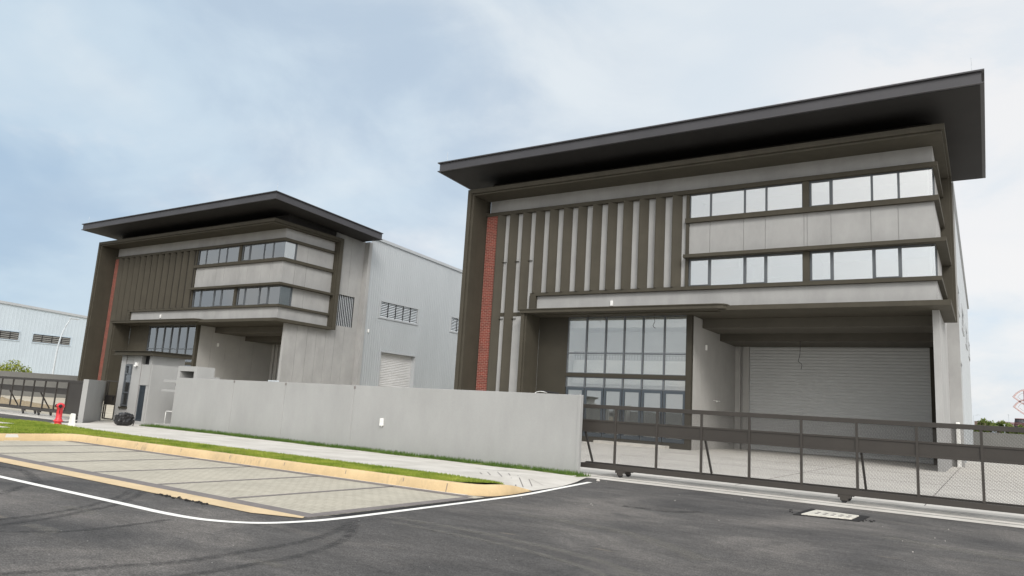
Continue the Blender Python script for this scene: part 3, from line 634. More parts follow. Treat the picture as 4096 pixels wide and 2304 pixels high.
    for i, a in enumerate(lefts):
        xa = a*(F-.27)/F; z0 = 0 if (i < 2 and a+.6 < cx0) else (8.09 if i <= 2 else 9.24)
        mb = B(); th = .05
        wf = .42 if left else .50
        pr(mb, [(xa, F-.30), (xa+.07, F-.30), (xa+wf, F+.0), (xa+wf, F+.06), (xa+wf-.08, F+.06), (xa, F-.22)], z0, 14.76)
        fin(mb, 'fin', M['olive'])
        if i < 3 and not left:
            for zb in (11.46, 7.6):
                if zb > 9 or i < 2:
                    mb = B(); pr(mb, [(xa+.44, F-.10), (xa+.74, F-.07), (xa+.74, F+.03), (xa+.44, F+.03)], zb-.008, zb+.008); fin(mb, 'bracket', M['olive'])
    # --- strip windows
    def window(x0, x1, z0, z1, gm, op=False, y=F+.06):
        mb = B(); t = .055
        bx(mb, x0, x0+t, y-.04, y+.05, z0, z1); bx(mb, x1-t, x1, y-.04, y+.05, z0, z1); bx(mb, x0+t, x1-t, y-.038, y+.05, z0, z0+t); bx(mb, x0+t, x1-t, y-.038, y+.05, z1-t, z1)
        if op:
            t2 = t+.05
            bx(mb, x0+t, x0+t2, y-.06, y+.03, z0+t, z1-t); bx(mb, x1-t2, x1-t, y-.06, y+.03, z0+t, z1-t); bx(mb, x0+t2, x1-t2, y-.058, y+.03, z0+t, z0+t2); bx(mb, x0+t2, x1-t2, y-.058, y+.03, z1-t2, z1-t)
        o = fin(mb, 'window', M['alu']); g = MB(); g.box(X(x0+t), X(x1-t), y, y+.012, z0+t, z1-t); g.build('pane', gm, o); return o
    wx = [(-14.12, -12.88, 1), (-12.88, -10.945, 0), (-10.945, -9.765, 1), (-9.765, -7.84, 0), (-7.52, -6.415, 1), (-6.415, -4.495, 0), (-4.495, -3.28, 1), (-3.28, XR, 0)]
    for row, (z0, z1, gm) in enumerate(((13.28, 14.76, 'glassup'), (9.24, 10.88, 'glasslow'))):
        if left: gm = 'glassleft'
        for a, b, op in wx:
            if b == XR:                                               # frameless glass corner
                mb = B(); bx(mb, a, a+.055, F+.02, F+.11, z0, z1); bx(mb, a+.055, XR-.02, F+.022, F+.10, z0, z0+.05); bx(mb, a+.055, XR-.02, F+.022, F+.10, z1-.05, z1)
                bx(mb, XR-.11, XR-.02, F+.10, 40.98, z0, z0+.05); bx(mb, XR-.11, XR-.02, F+.10, 40.98, z1-.05, z1); bx(mb, XR-.115, XR-.015, 40.86, 40.99, z0+.05, z1-.05)
                o = fin(mb, 'corner_window', M['alu']); g = MB(); g.box(X(a+.055), X(XR-.05), F+.06, F+.072, z0+.05, z1-.05); g.box(X(XR-.072), X(XR-.06), F+.075, 40.86, z0+.05, z1-.05); g.build('pane', M[gm], o)
            else: window(a, b, z0, z1, M[gm], op and (row == 1 or a in (-7.52,)))
        mb = B(); bx(mb, -7.84, -7.52, F-.12, F+.2, z0, z1); fin(mb, 'pier', M['olive'], bevel=.008); mb = B(); bx(mb, -14.30, -14.12, F-.10, F+.2, z0-.0, z1); fin(mb, 'pier', M['olive'], bevel=.008)
        # room behind
        rm = B(); fl, ce = (12.95, 15.1) if row == 0 else (8.9, 11.1); dep = 3.2 if row == 0 else 4.2
        rm.add([(X(-14.3), F+.26, fl), (X(XR-.26), F+.26, fl), (X(XR-.26), F+dep, fl), (X(-14.3), F+dep, fl), (X(-14.3), F+.26, ce), (X(XR-.26), F+.26, ce), (X(XR-.26), F+dep, ce), (X(-14.3), F+dep, ce)],
               [(0, 1, 2, 3), (7, 6, 5, 4), (3, 2, 6, 7), (0, 3, 7, 4), (2, 1, 5, 6)])
        if row == 0: bx(rm, -14.2, XR-.3, F+dep-.5, F+dep-.1, 14.15, 14.4)
        else:
            bx(rm, -11.6, -11.5, F+1.4, F+dep, 8.9, 11.1); bx(rm, -7.75, -7.6, F+.5, F+dep, 8.9, 11.1); bx(rm, -14.2, -8, F+dep-.4, F+dep-.1, 10.3, 10.5)
        fin(rm, 'interior_room', M['white'] if not (left and row == 1) else M['intgrey'])
    mb = B(); bx(mb, -14.30, -14.12, F-.10, F+.03, 11.08, 13.0); fin(mb, 'pier', M['olive'])
    # --- entrance glazing
    gx = [-22.42, -21.09, -19.75, -18.5, -17.26, -15.9, -14.53]; yg = LY+.12
    cw = B()
    for i, x in enumerate(gx):
        t = .045 if 0 < i < 6 else .03; bx(cw, x-t+(.03 if i == 0 else 0), x+t-(.03 if i == 6 else 0), yg-.08, yg+.06, .32, 3.97) if False else None
        bx(cw, x-t+(.03 if i == 0 else 0), x+t-(.03 if i == 6 else 0), yg-.08, yg+.06, 4.20, 7.76); bx(cw, x-t+(.03 if i == 0 else 0), x+t-(.03 if i == 6 else 0), yg-.08, yg+.06, 3.30, 3.97)
    for a, b in zip(gx[:-1], gx[1:]):
        bx(cw, a+.045, b-.045, yg-.07, yg+.05, 5.42, 5.50); bx(cw, a+.045, b-.045, yg-.07, yg+.05, 4.20, 4.24); bx(cw, a+.045, b-.045, yg-.07, yg+.05, 7.72, 7.76); bx(cw, a+.045, b-.045, yg-.07, yg+.05, 3.30, 3.36); bx(cw, a+.045, b-.045, yg-.07, yg+.05, 3.92, 3.97)
    o = fin(cw, 'curtain_wall_frame', M['alu'])
    gmat = M['glassent'] if not left else M['glassleft']
    for a, b in zip(gx[:-1], gx[1:]):
        for z0, z1 in ((5.50, 7.72), (4.24, 5.42), (3.36, 3.92)):
            g = MB(); g.box(X(a+.045), X(b-.045), yg, yg+.012, z0, z1); g.build('pane', gmat, o)
    for k, (a, b) in enumerate(zip(gx[:-1], gx[1:])):
        d = B(); t = .13; a_, b_ = a+.03, b-.03
        bx(d, a_, a_+t, yg-.06, yg+.03, .34, 3.295); bx(d, b_-t, b_, yg-.06, yg+.03, .34, 3.295); bx(d, a_+t, b_-t, yg-.058, yg+.03, 3.13, 3.295); bx(d, a_+t, b_-t, yg-.058, yg+.03, .34, .56)
        o2 = fin(d, 'door', M['alu'] if left else M['blueframe']); g = MB(); g.box(X(a_+t), X(b_-t), yg-.01, yg+.002, .56, 3.13); g.build('pane', gmat, o2)
        hd = MB(); hx = a_+t*.5 if k % 2 else b_-t*.5; hd.tube([(X(hx), yg-.12, 1.25), (X(hx), yg-.12, 2.0)], .018, 8); hd.box(X(hx)-.012, X(hx)+.012, yg-.12, yg-.06, 1.33, 1.36); hd.box(X(hx)-.012, X(hx)+.012, yg-.12, yg-.06, 1.89, 1.92); hd.build('handle', M['black'], o2)
    # lobby: back wall, mezzanine slab, railing, downstand
    lb = B(); y1 = 45.6
    lb.add([(X(-22.6), LY+.3, .31), (X(-14.46), LY+.3, .31), (X(-14.46), y1, .31), (X(-22.6), y1, .31), (X(-22.6), LY+.3, 7.7), (X(-14.46), LY+.3, 7.7), (X(-14.46), y1, 7.7), (X(-22.6), y1, 7.7)], [(0, 1, 2, 3), (7, 6, 5, 4), (3, 2, 6, 7), (0, 3, 7, 4), (2, 1, 5, 6)])
    bx(lb, -22.5, -14.5, 41.7, y1, 3.95, 4.2); bx(lb, -22.5, -14.5, 41.7, 41.85, 3.62, 5.12); bx(lb, -22.5, -14.5, 41.3, 41.6, 7.15, 7.69)
    lob = fin(lb, 'lobby_interior', M['white'])
    pt = MB(); pt.box(X(-22.5), X(-14.5), 43.3, 43.4, 4.21, 7.1); pt.box(X(-22.5), X(-14.5), 43.3, 43.4, .32, 3.6); pt.build('lobby_back_panel', M['intgrey'], root)
    rl = MB(); rl.box(X(-22.5), X(-14.5), 41.76, 41.79, 5.62, 5.655); rl.box(X(-22.5), X(-14.5), 41.76, 41.79, 5.42, 5.44)
    x = -22.4
    while x < -14.5: rl.box(X(x), X(x)+.014, 41.768, 41.782, 5.15, 5.62); x += .19
    rl.build('railing', M['black'], root)
    # entrance steps
    st = B(); bx(st, -19.9, -15.4, LY-.75, LY-.02, 0, .16); fin(st, 'entrance_step', M['conc'], bevel=.01)
    # --- side grille with vertical blades
    gr = B(); bx(gr, XR-.6, XR-.5, gy0, gy1, gz0, gz1); go = fin(gr, 'vent_grille', M['black'])
    bl = MB()
    n = 12
    for i in range(n):
        y = gy0+.06+(gy1-gy0-.12)*i/(n-1); bl.box(X(XR-.09), X(XR-.03), y-.03, y+.03, gz0, gz1)
    bl.build('grille_blade', M['black'], go)
    bq = MB(); bq.box(X(XR-.17), X(XR-.14), gy0, gy1, gz0, gz1); bq.build('grille_backing', M['louvre'], go)
    # --- warehouse behind: corrugated cladding
    XW = -1.33; y0, y1 = 49.45, 92.0
    eav = lambda y: 17.22-(y-49.45)*.042
    wins = [(51.3, 57.2), (62.6, 68.4), (74.0, 79.8), (85.3, 91.1)]; roll = (51.95, 57.35, 6.42)
    def corr(mb, ya, yb, z0, z1):                                      # z may be callables of y
        f0 = z0 if callable(z0) else (lambda y: z0); f1 = z1 if callable(z1) else (lambda y: z1)
        pit = .30; prof = []; y = ya
        pts = [(0, 0), (.10, 0), (.14, .022), (.20, .022), (.24, 0)]
        k = math.floor(ya/pit)
        while k*pit < yb:
            for d, h in pts:
                yy = k*pit+d
                if ya <= yy <= yb: prof.append((yy, h))
            k += 1
        prof = [(ya, 0)]+prof+[(yb, 0)]
        vs = [(X(XW)+h, yy, f(yy)) for yy, h in prof for f in (f0, f1)]
        mb.add(vs, [(2*i, 2*i+2, 2*i+3, 2*i+1) for i in range(len(prof)-1)])
    cl = B(); corr(cl, y0, y1, 11.5, eav); corr(cl, y0, y1, 6.42, 9.72) if False else None
    corr(cl, y0, y1, 6.45, 9.68)
    segs = [y0]+[v for wn in wins for v in wn]+[y1]
    for i in range(0, len(segs), 2): corr(cl, segs[i], segs[i+1], 9.68, 11.5)
    corr(cl, y0, roll[0], 0, 6.45); corr(cl, roll[1], y1, 0, 6.45)
    cl_o = fin(cl, 'warehouse_cladding', M['clad'])
    ei = MB(); ei.add([(X(XW), y0, 0), (X(XW-27), y0, 0), (X(XW-27), y0, 16.7), (X(XW), y0, 16.7), (X(XW), y1, 0), (X(XW-27), y1, 0), (X(XW-27), y1, 15.3), (X(XW), y1, 15.3)], [(4, 5, 6, 7), (1, 2, 6, 5), (3, 7, 6, 2)]); ei.build('warehouse_shell', M['clad'], root)
    gt = MB(); vs = [(X(XW)+dx, y, eav(y)+dz) for y in (y0, y1) for dx, dz in ((-.1, .30), (.16, .30), (.16, .02), (-.1, .02))]
    gt.add(vs, [(0, 1, 5, 4), (1, 2, 6, 5), (2, 3, 7, 6), (3, 0, 4, 7), (0, 3, 2, 1), (4, 5, 6, 7)]); gt.build('gutter', M['flash'], root)
    for a, b in wins:
        f_ = MB(); x = X(XW); t = .16; z0, z1 = 9.68, 11.5
        f_.box(x-.1, x+.09, a, b, z0, z0+t); f_.box(x-.1, x+.09, a, b, z1-t, z1); f_.box(x-.1, x+.09, a, a+t, z0+t, z1-t); f_.box(x-.1, x+.09, b-t, b, z0+t, z1-t)
        wo = f_.build('louvre_window', M['flash'], root)
        bb = MB(); n = 5; wd_ = (b-a-2*t)/n
        mu = MB()
        for i in range(n):
            ya = a+t+i*wd_; 
            if i: mu.box(x-.10, x+.03, ya-.035, ya+.035, z0+t, z1-t)
            z = z0+t+.02
            while z < z1-t-.05:
                bb.add([(x-.10, ya+.05, z+.13), (x-.10, ya+wd_-.05, z+.13), (x+.02, ya+wd_-.05, z), (x+.02, ya+.05, z)], [(0, 1, 2, 3)]); z += .168
        bb.build('louvre_blades', M['louvre'], wo); mu.build('mullion', M['black'], wo)
        bk_ = MB(); bk_.box(x-.22, x-.16, a+t, b-t, z0+t, z1-t); bk_.build('dark_void', M['darkwall'], wo)
    rr = MB(); x = X(XW); rr.box(x-.5, x+.07, roll[0], roll[0]+.17, 0, roll[2]); rr.box(x-.5, x+.07, roll[1]-.17, roll[1], 0, roll[2]); rr.box(x-.5, x+.09, roll[0], roll[1], roll[2], roll[2]+.16)
    ro = rr.build('side_door_frame', M['flash'], root)
    sd_ = MB(); prof = []; z = 0
    while z < roll[2]: prof += [(x-.42, z), (x-.37, z+.04), (x-.36, z+.09), (x-.42, z+.155)]; z += .165
    sd_.add([(xx, y, zq) for xx, zq in prof for y in (roll[0]+.17, roll[1]-.17)], [(2*i, 2*i+1, 2*i+3, 2*i+2) for i in range(len(prof)-1)]); sd_.build('side_shutter', M['shutterw'], ro)
    # lightning rods
    for (rx, ry) in ((x0_r := -30.2+roof_l, 36.6), (.05+roof_r, 36.6)):
        q = MB(); q.tube([(X(rx), ry, 17.9), (X(rx), ry, 18.75)], .012, 6); q.build('lightning_rod', M['pole'], root)
    return root
factory(0, False, 'nearer grey factory with olive frame and wide black roof, behind the mesh gate')
factory(-48.1, True, 'farther grey factory with olive frame and dark roof, behind the small guard house')

# wall lights / sensors
def sensor(p, face, label, s=.16):
    mb = MB(); x, y, z = p
    if face == 'y': mb.box(x-s*.5, x+s*.5, y-.09, y, z-s, z+s)
    else: mb.box(x, x+.09, y-s*.5, y+s*.5, z-s, z+s)
    o = mb.build('wall_light', M['pvc'], None, bevel=.015); tag(o, label, 'wall light', 'small white wall lights')
sensor((-18.9, F-.001, 8.42), 'y', 'small white light on the grey band above the nearer entrance canopy')
sensor((-67.05, F-.001, 8.52), 'y', 'small white light on the grey band above the farther entrance canopy')
sensor((-14.2, 43.2, 6.1), 'x', 'small white light high on the nearer loading bay side wall')
sensor((-62.3, 43.0, 6.1), 'x', 'small white light high on the farther loading bay side wall')
sensor((-1.29, 50.0, 8.15), 'x', 'small white light on the metal cladding of the nearer factory')
sensor((-49.39, 50.05, 8.25), 'x', 'small white light on the metal cladding of the farther factory')

# cable loops hanging from canopies and beam
def cable(pts, label):
    tag(MB().tube([Vector(p) for p in catmull3(pts)], .017, 5).build('hanging_cable', M['black']), label, 'cable', 'loose cables hanging from soffits')
def catmull3(P, n=6):
    P = [Vector(q) for q in P]; out = []
    for i in range(len(P)-1):
        p0, p1, p2, p3 = P[max(i-1, 0)], P[i], P[i+1], P[min(i+2, len(P)-1)]
        for k in range(n):
            t = k/n; out.append(.5*((2*p1)+(-p0+p2)*t+(2*p0-5*p1+4*p2-p3)*t*t+(-p0+3*p1-3*p2+p3)*t**3))
    out.append(P[-1]); return out
cable([(-16.2, 39.9, 7.83), (-16.25, 39.9, 7.55), (-16.2, 39.9, 7.3), (-16.3, 39.9, 7.05), (-16.15, 39.9, 6.9)], 'longer wavy cable hanging over the right part of the nearer glass entrance')
cable([(-20.6, 39.9, 7.83), (-20.62, 39.9, 7.6), (-20.55, 39.9, 7.5)], 'short cable stub hanging over the left part of the nearer glass entrance')
cable([(-70.8, 39.9, 7.83), (-70.9, 39.9, 7.5), (-70.75, 39.9, 7.3)], 'cable hanging from the farther entrance canopy left of its glass')
cable([(-9.3, 46.0, 6.83), (-9.32, 45.95, 6.0), (-9.4, 45.9, 5.6), (-9.2, 45.9, 5.4), (-9.25, 45.9, 5.1)], 'thin cable hanging from the beam before the wide roller shutter')
cable([(-50.9, 44.5, 7.2), (-50.95, 44.5, 6.9), (-51.0, 44.5, 6.75), (-51.2, 44.5, 6.7)], 'cable loop hanging in the farther loading bay')

# ------------------------------------------------------------------ boundary wall
wl_root = thing('boundary_wall', (-19.2, 18.4, 0), 'long plain grey rendered boundary wall between the guard house and the mesh gate', 'wall')
mb = MB(); HT = 2.165
zt = lambda q: 2.16+(q[0]+29.1)*.0025
for a, b in ((-29.1, -25.145), (-25.115, -22.06), (-22.03, -18.46), (-18.41, -9.661)):
    mb.prism([(a, 18.3), (b, 18.3), (b, 18.44), (a, 18.44)], -.05, zt)
for x in (-25.13, -22.045, -18.44): mb.box(x-.06, x+.06, 18.315, 18.43, -.05, HT-.10)
mb.build('wall_panel', M['wall'], wl_root, bevel=.008)
nt_ = MB()
for x in (-25.13, -22.045, -18.435): nt_.box(x-.045, x+.045, 18.296, 18.31, HT-.10, HT-.012)
nt_.build('joint_notch', M['greyp'], wl_root)
lb_ = MB(); lb_.box(-9.66, -9.56, 18.285, 18.45, -.05, 2.215); lb_.build('end_post', M['wall'], wl_root, bevel=.012)
# socket box on wall
s_ = thing('wall_box', (-17.0, 18.3, 1.0), 'white plastic socket box fixed on the long grey boundary wall', 'socket box')
MB().box(-17.07, -16.93, 18.23, 18.30, .88, 1.13).build('body', M['pvc'], s_, bevel=.01)
MB().box(-17.05, -16.95, 18.222, 18.229, 1.0, 1.11).build('cover', M['kerbwhite'], s_)
MB().tube([(-17.0, 18.26, .88), (-17.0, 18.26, .84)], .012, 6).build('conduit', M['pvc'], s_)
# bits lying on top of the wall near its right end
tag(MB().tube(catmull3([(-11.15, 18.4, 2.215), (-11.05, 18.4, 2.25), (-10.9, 18.38, 2.26), (-10.75, 18.42, 2.235)]), .011, 6).build('cable_loop', M['pvc']), 'short white cable loop lying on top of the wall near its right end', 'cable')
tag(MB().tube(catmull3([(-10.95, 18.42, 2.28), (-10.6, 18.4, 2.25), (-10.35, 18.4, 2.225)]), .022, 6).build('black_hose', M['black']), 'black cable end lying on top of the wall near its right end', 'cable')
tag(MB().box(-23.2, -22.6, 18.38, 18.42, 2.185, 2.23).build('metal_offcut', M['pole']), 'pale metal strip lying on top of the wall before the loading bay', 'metal strip')

# meter niche box behind the left end of the wall
bx_ = thing('bin_compartment', (-28.5, 18.8, 0), 'grey box compartment with a slot, rising above the left end of the wall', 'compartment')
mb = MB(); zs = 2.66
mb.box(-29.16, -28.98, 18.36, 19.2, 0, zs); mb.box(-27.99, -27.79, 18.36, 19.2, 0, zs); mb.box(-28.98, -27.99, 18.36, 19.2, 2.45, zs-.0005); mb.box(-28.98, -27.99, 19.05, 19.2, 2.1, 2.45); mb.box(-28.98, -27.99, 18.53, 19.2, 0, 2.14)
mb.build('body', M['wall'], bx_)
# shelves + pad + pipe
sh_ = thing('meter_shelf', (-29.6, 18.7, 1.5), 'two thin grey concrete shelves sticking out left of the wall end', 'shelf')
MB().box(-30.22, -29.17, 18.42, 20.18, 1.93, 2.05).build('upper_shelf', M['wall'], sh_, bevel=.008)
MB().box(-30.28, -29.17, 18.40, 20.18, 1.53, 1.63).build('lower_shelf', M['wall'], sh_, bevel=.008)
MB().box(-29.95, -29.17, 19.0, 19.1, 1.63, 1.93).build('back_panel', M['plaster'], sh_)
MB().box(-29.9, -29.45, 18.8, 18.86, 1.80, 1.90).build('light_fitting', M['olive2'], sh_)
tag(MB().box(-31.4, -29.1, 20.2, 20.4, 0, 2.3).build('recess_wall', M['wall']), 'grey back wall of the shaded meter recess beside the guard house', 'wall')
tag(MB().box(-30.5, -29.17, 18.42, 19.5, 0, .14).build('concrete_pad', M['recess'], bevel=.01), 'low concrete pad under the white pipe beside the wall end', 'pad')
pi = thing('water_pipe', (-29.85, 18.7, .14), 'white bent water pipe with blue meter rising from the pad', 'pipe')
MB().tube([(-30.22, 18.72, .14), (-30.22, 18.72, .66), (-30.19, 18.72, .69), (-29.7, 18.72, .70)], .018, 8).build('pipe', M['pvc'], pi, smooth=True)
MB().lathe([(.02, -.06), (.07, -.05), (.08, 0), (.07, .05), (.02, .06)], (-29.62, 18.72, .70), 12).build('meter', M['blueframe'], pi, smooth=True)

# ------------------------------------------------------------------ guard house
GY = 18.5
gh = thing('guard_house', (-32.6, 19.3, 0), 'small grey guard house with flat olive roof, tall window and blue louvred door', 'guard house')
mb = MB()
# front wall built round the window (-33.55..-32.95 x .80..2.66) and the dark opening
mb.box(-33.98, -33.57, GY, 20.1, 0, 3.09); mb.box(-33.57, -32.98, GY+.0, 20.1, 0, .72); mb.box(-33.57, -32.98, GY+.03, 20.1, 2.68, 3.09)
mb.box(-32.98, -32.32, GY, 20.1, 0, 3.09); mb.box(-32.32, -31.68, GY+.25, 20.1, 0, 3.09); mb.box(-31.68, -31.46, GY, 20.1, 0, 3.09)
mb.box(-33.57, -32.98, 20.0, 20.1, .72, 2.68)
mb.build('wall', M['wall'], gh)
MB().box(-32.32, -31.68, GY+.20, GY+.245, 2.66, 3.09).build('vent_opening', M['black'], gh)
lw = MB(); lw.box(-32.33, -32.17, GY-.05, 19.7, 0, 2.68); lw.box(-31.39, -31.27, GY-.05, 19.7, 0, 2.68); lw.box(-32.17, -31.39, GY-.03, 19.7, 1.75, 2.679); lw.box(-32.17, -31.39, GY+.1, 19.7, 0, 1.75); lw.box(-32.17, -31.39, GY-.05, GY+.1, 0, .15)
lw.build('switch_cupboard', M['wall'], gh)
rf = MB(); rf.box(-34.33, -31.20, 18.30, 20.25, 3.09, 3.265); rf.box(-34.42, -31.12, 18.22, 20.32, 3.2655, 3.285); rf.box(-34.42, -31.12, 18.22, 20.32, 3.075, 3.0895)
rf.build('roof', M['olive'], gh)
wd = MB()
def wfr(x0, x1, z0, z1, t, y0, y1, mb): mb.box(x0, x0+t, y0, y1, z0, z1); mb.box(x1-t, x1, y0, y1, z0, z1); mb.box(x0+t, x1-t, y0+.002, y1, z0, z0+t); mb.box(x0+t, x1-t, y0+.002, y1, z1-t, z1)
wfr(-33.56, -32.99, .76, 2.67, .05, GY-.01, GY+.08, wd); wd.box(-33.51, -33.04, GY-.005, GY+.07, 1.35, 1.40)
wfr(-33.52, -33.03, 2.20, 2.64, .06, GY-.04, GY+.05, wd)
wo = wd.build('window', M['alu'], gh); MB().box(-33.50, -33.04, GY+.03, GY+.04, .80, 2.62).build('pane', M['glassent'], wo)
MB().box(-33.60, -32.95, GY-.07, GY+.02, .64, .72).build('sill', M['olive2'], wo, bevel=.006)
MB().add([(-33.57, GY+.1, .75), (-32.98, GY+.1, .75), (-32.98, 19.9, .75), (-33.57, 19.9, .75), (-33.57, 19.9, 2.68), (-32.98, 19.9, 2.68)], [(0, 1, 2, 3), (3, 2, 5, 4)]).build('interior', M['intgrey'], gh)
ld = MB(); wfr(-32.16, -31.40, .16, 1.74, .05, GY, GY+.06, ld); do = ld.build('louvred_door', M['blueframe'], gh)
lv = MB(); z = .22
while z < 1.66: lv.add([(-32.11, GY+.01, z), (-31.45, GY+.01, z), (-31.45, GY+.055, z+.05), (-32.11, GY+.055, z+.05)], [(0, 1, 2, 3)]); z += .058
lv.build('louvre_blades', M['blueframe'], do); MB().box(-32.11, -31.45, GY+.06, GY+.07, .21, 1.69).build('backing', M['black'], do)
se = MB()
for x in (-33.57, -32.98): se.box(x-.006, x+.006, GY-.003, GY+.01, 2.68, 3.09); se.box(x-.006, x+.006, GY-.003, GY+.01, 0, .64)
se.box(-32.175, -32.165, GY-.053, GY-.045, 0, 2.68); se.box(-31.395, -31.385, GY-.053, GY-.045, 0, 2.68); se.build('joint', M['greyp'], gh)
cmr = thing('security_camera', (-32.62, GY, 2.68), 'white dome camera on the guard house wall beside the dark vent', 'camera')
MB().box(-32.70, -32.54, GY-.09, GY, 2.60, 2.76).build('bracket', M['pvc'], cmr, bevel=.01)
MB().lathe([(.01, -.07), (.04, -.06), (.055, -.03), (.055, 0)], (-32.58, GY-.12, 2.62), 12).build('dome', M['pvc'], cmr, smooth=True)
# pedestrian gate
pg = thing('pedestrian_gate', (-34.5, GY, 0), 'narrow bronze pedestrian gate between the slanting wall and guard house', 'gate')
mb = MB(); wfr(-35.02, -34.03, .08, 1.88, .05, GY, GY+.05, mb); mb.box(-34.97, -34.08, GY, GY+.05, 1.15, 1.20); mb.box(-34.97, -34.08, GY, GY+.05, .75, .79); mb.build('frame', M['gate'], pg)
MB().box(-34.97, -34.08, GY+.02, GY+.03, .79, 1.15).build('panel', M['gate'], pg)
MB().box(-34.90, -34.82, GY+.03, GY+.05, .13, 1.83).build('upright', M['gate'], pg); MB().box(-34.25, -34.2, GY-.04, GY, .98, 1.16).build('latch', M['black'], pg)
# slanting short wall
a = Vector((-31.62, 15.96, 0)); b = Vector((-35.0, 18.47, 0)); t = (b-a).normalized(); n = Vector((t.y, -t.x, 0))*.2
sw = MB().prism([tuple(v.xy) for v in (a, a+n*-1 if False else a+Vector((0.0, 0.0, 0)), b, b-Vector((t.y, -t.x, 0))*0)][:0] or [(a.x, a.y), (a.x-t.y*-.2*-1, a.y+t.x*-.2*-1), (b.x-t.y*-.2*-1, b.y+t.x*-.2*-1), (b.x, b.y)], -.05, 1.845)
tag(sw.build('splayed_wall', M['wall'], bevel=.01), 'short grey wall slanting from the left gate back to the pedestrian gate', 'wall')

# ------------------------------------------------------------------ sliding gates
def mesh_panel(w, h, cw=.062, chh=.030, sw=.0062):
    """expanded metal: zigzag strands in the XZ plane, as real strips"""
    me = MB(); nx = int(round(w/cw)); nz = int(round(h/chh)); cw = w/nx; chh = h/nz
    for r in range(nz+1):
        for sgn in (1, -1):
            if r == nz and sgn == 1: continue
            if r == 0 and sgn == -1: continue
            vs = []; N = 2*nx
            for k in range(N+1):
                x = k*cw/2; zc = r*chh+(0 if k % 2 == 0 else sgn*chh/2)
                vs += [(x, -.002, zc-sw/2), (x, .003, zc+sw/2)]
            me.add(vs, [(2*i, 2*i+2, 2*i+3, 2*i+1) for i in range(N)])
    return me
def slide_gate(name, posts, y, z, label, mesh=True, solid_last=False, wheels=(), struts=(), open_left=False):
    """z: dict of rail heights"""
    x0, x1 = posts[0], posts[-1]
    g = thing(name, ((x0+x1)/2, y, 0), label, 'gate', 'sliding driveway gates')
    r = MB(); r.box(x0, x1, y, y+.05, z['t0'], z['t1']); r.box(x0, x1, y-.002, y+.06, z['b0'], z['b1']); r.build('rail', M['gate'], g, bevel=.004)
    ps = []
    for k, x in enumerate(posts):
        MB().box(x-.028, x+.028, y-.006, y+.05, z['b1'], z['t0']).build('post', M['gate'], g)
    pm = {}
    for k, (a, b) in enumerate(zip(posts[:-1], posts[1:])):
        a += .028; b -= .028; w_ = b-a
        if solid_last and k == len(posts)-2:
            MB().box(a, b, y+.02, y+.03, z['b1'], z['t0']).build('sheet_panel', M['gate'], g); continue
        m = MB(); m.box(a, b, y+.002, y+.045, z['m0'], z['m0']+.045); m.box(a, b, y+.002, y+.045, z['m1']-.045, z['m1']); m.box(a, b, y+.02, y+.028, z['m0']+.045, z['m1']-.045); m.build('mid_panel', M['gate'], g)
        if mesh:
            for (q0, q1) in ((z['b1'], z['m0']), (z['m1'], z['t0'])):
                key = (round(w_, 2), round(q1-q0, 2))
                if key not in pm:
                    pm[key] = mesh_panel(w_, q1-q0).build('expanded_mesh', M['wire']).data; bpy.data.objects.remove(bpy.data.objects[-1] if False else [o for o in bpy.data.objects if o.data == pm[key]][0])
                o = bpy.data.objects.new('expanded_mesh', pm[key]); C.objects.link(o); o.parent = g; o.location = (a-g.location.x, .03, q0)
    # base carriage: rear rail, floor mesh
    bb = MB(); bb.box(x0, x1, y+.52, y+.58, z['b0']+.02, z['b1']+.01)
    for x in posts: bb.box(x-.02, x+.02, y+.06, y+.52, z['b0']+.03, z['b1']-.02)
    bb.build('base_frame', M['gate'], g)
    for xs_ in struts:
        MB().bar((xs_, y+.05, z['m0']), (xs_+.02, y+.54, z['b1']+.02), .05).build('strut', M['gate'], g)
    for xw in wheels:
        for dy in (0.0, .55):
            c = MB(); c.box(xw-.14, xw+.14, y+dy-.02, y+dy+.06, z['b0']-.06, z['b0']-.001); c.box(xw-.09, xw+.09, y+dy-.018, y+dy-.008, z['b0']-.12, z['b0']-.06)
            br = c.build('wheel_bracket', M['gate'], g)
            w_ = MB(); 
            n = 16; R = .075; zc = .082
            vs = [(xw+R*math.cos(6.2832*k/n), y+dy+yy, zc+R*math.sin(6.2832*k/n)) for yy in (0.0, .04) for k in range(n)]
            w_.add(vs, [tuple(range(n-1, -1, -1)), tuple(range(n, 2*n))]+[(k, (k+1) % n, n+(k+1) % n, n+k) for k in range(n)]); w_.build('wheel', M['black'], br)
    return g
posts = [-9.98+.0, -8.79, -7.56, -6.32, -5.08, -3.83, -2.59, -1.35, -.12, 1.11, 2.35, 3.59]
posts[0] = -9.95
slide_gate('sliding_gate', posts, 18.97, dict(b0=.185, b1=.32, m0=1.19, m1=1.545, t0=1.865, t1=1.975), 'long bronze mesh sliding gate on the right, in front of the wide shutter',
           wheels=(-8.6, -2.88, 3.0), struts=(-9.75, -6.22, -2.5, 1.2))
lp = [-47.0, -45.9, -44.8, -43.95, -42.83, -41.58, -40.44, -39.33, -38.2, -37.07, -36.0, -34.42]
slide_gate('sliding_gate', lp, 17.25, dict(b0=.22, b1=.33, m0=1.10, m1=1.38, t0=1.66, t1=1.775), 'bronze sliding gate on the left with one solid sheet end panel', mesh=False,
           solid_last=True, wheels=(-40.0, -38.4, -34.8), struts=(-41.9, -38.6, -44.9))
# rails set in the apron
for nm, ys_, xa, xb in (('gate_rail', (18.72-.27, 19.0), -9.3, 40), ('gate_rail', (19.62, 19.9), -9.3, 40), ('gate_rail', (16.85, 17.28, 17.82), -60, -34.6)):
    m = MB()
    for y in ys_: m.box(xa, xb, y-.018, y+.018, 0, .012)
    structure(m.build(nm, M['black']))

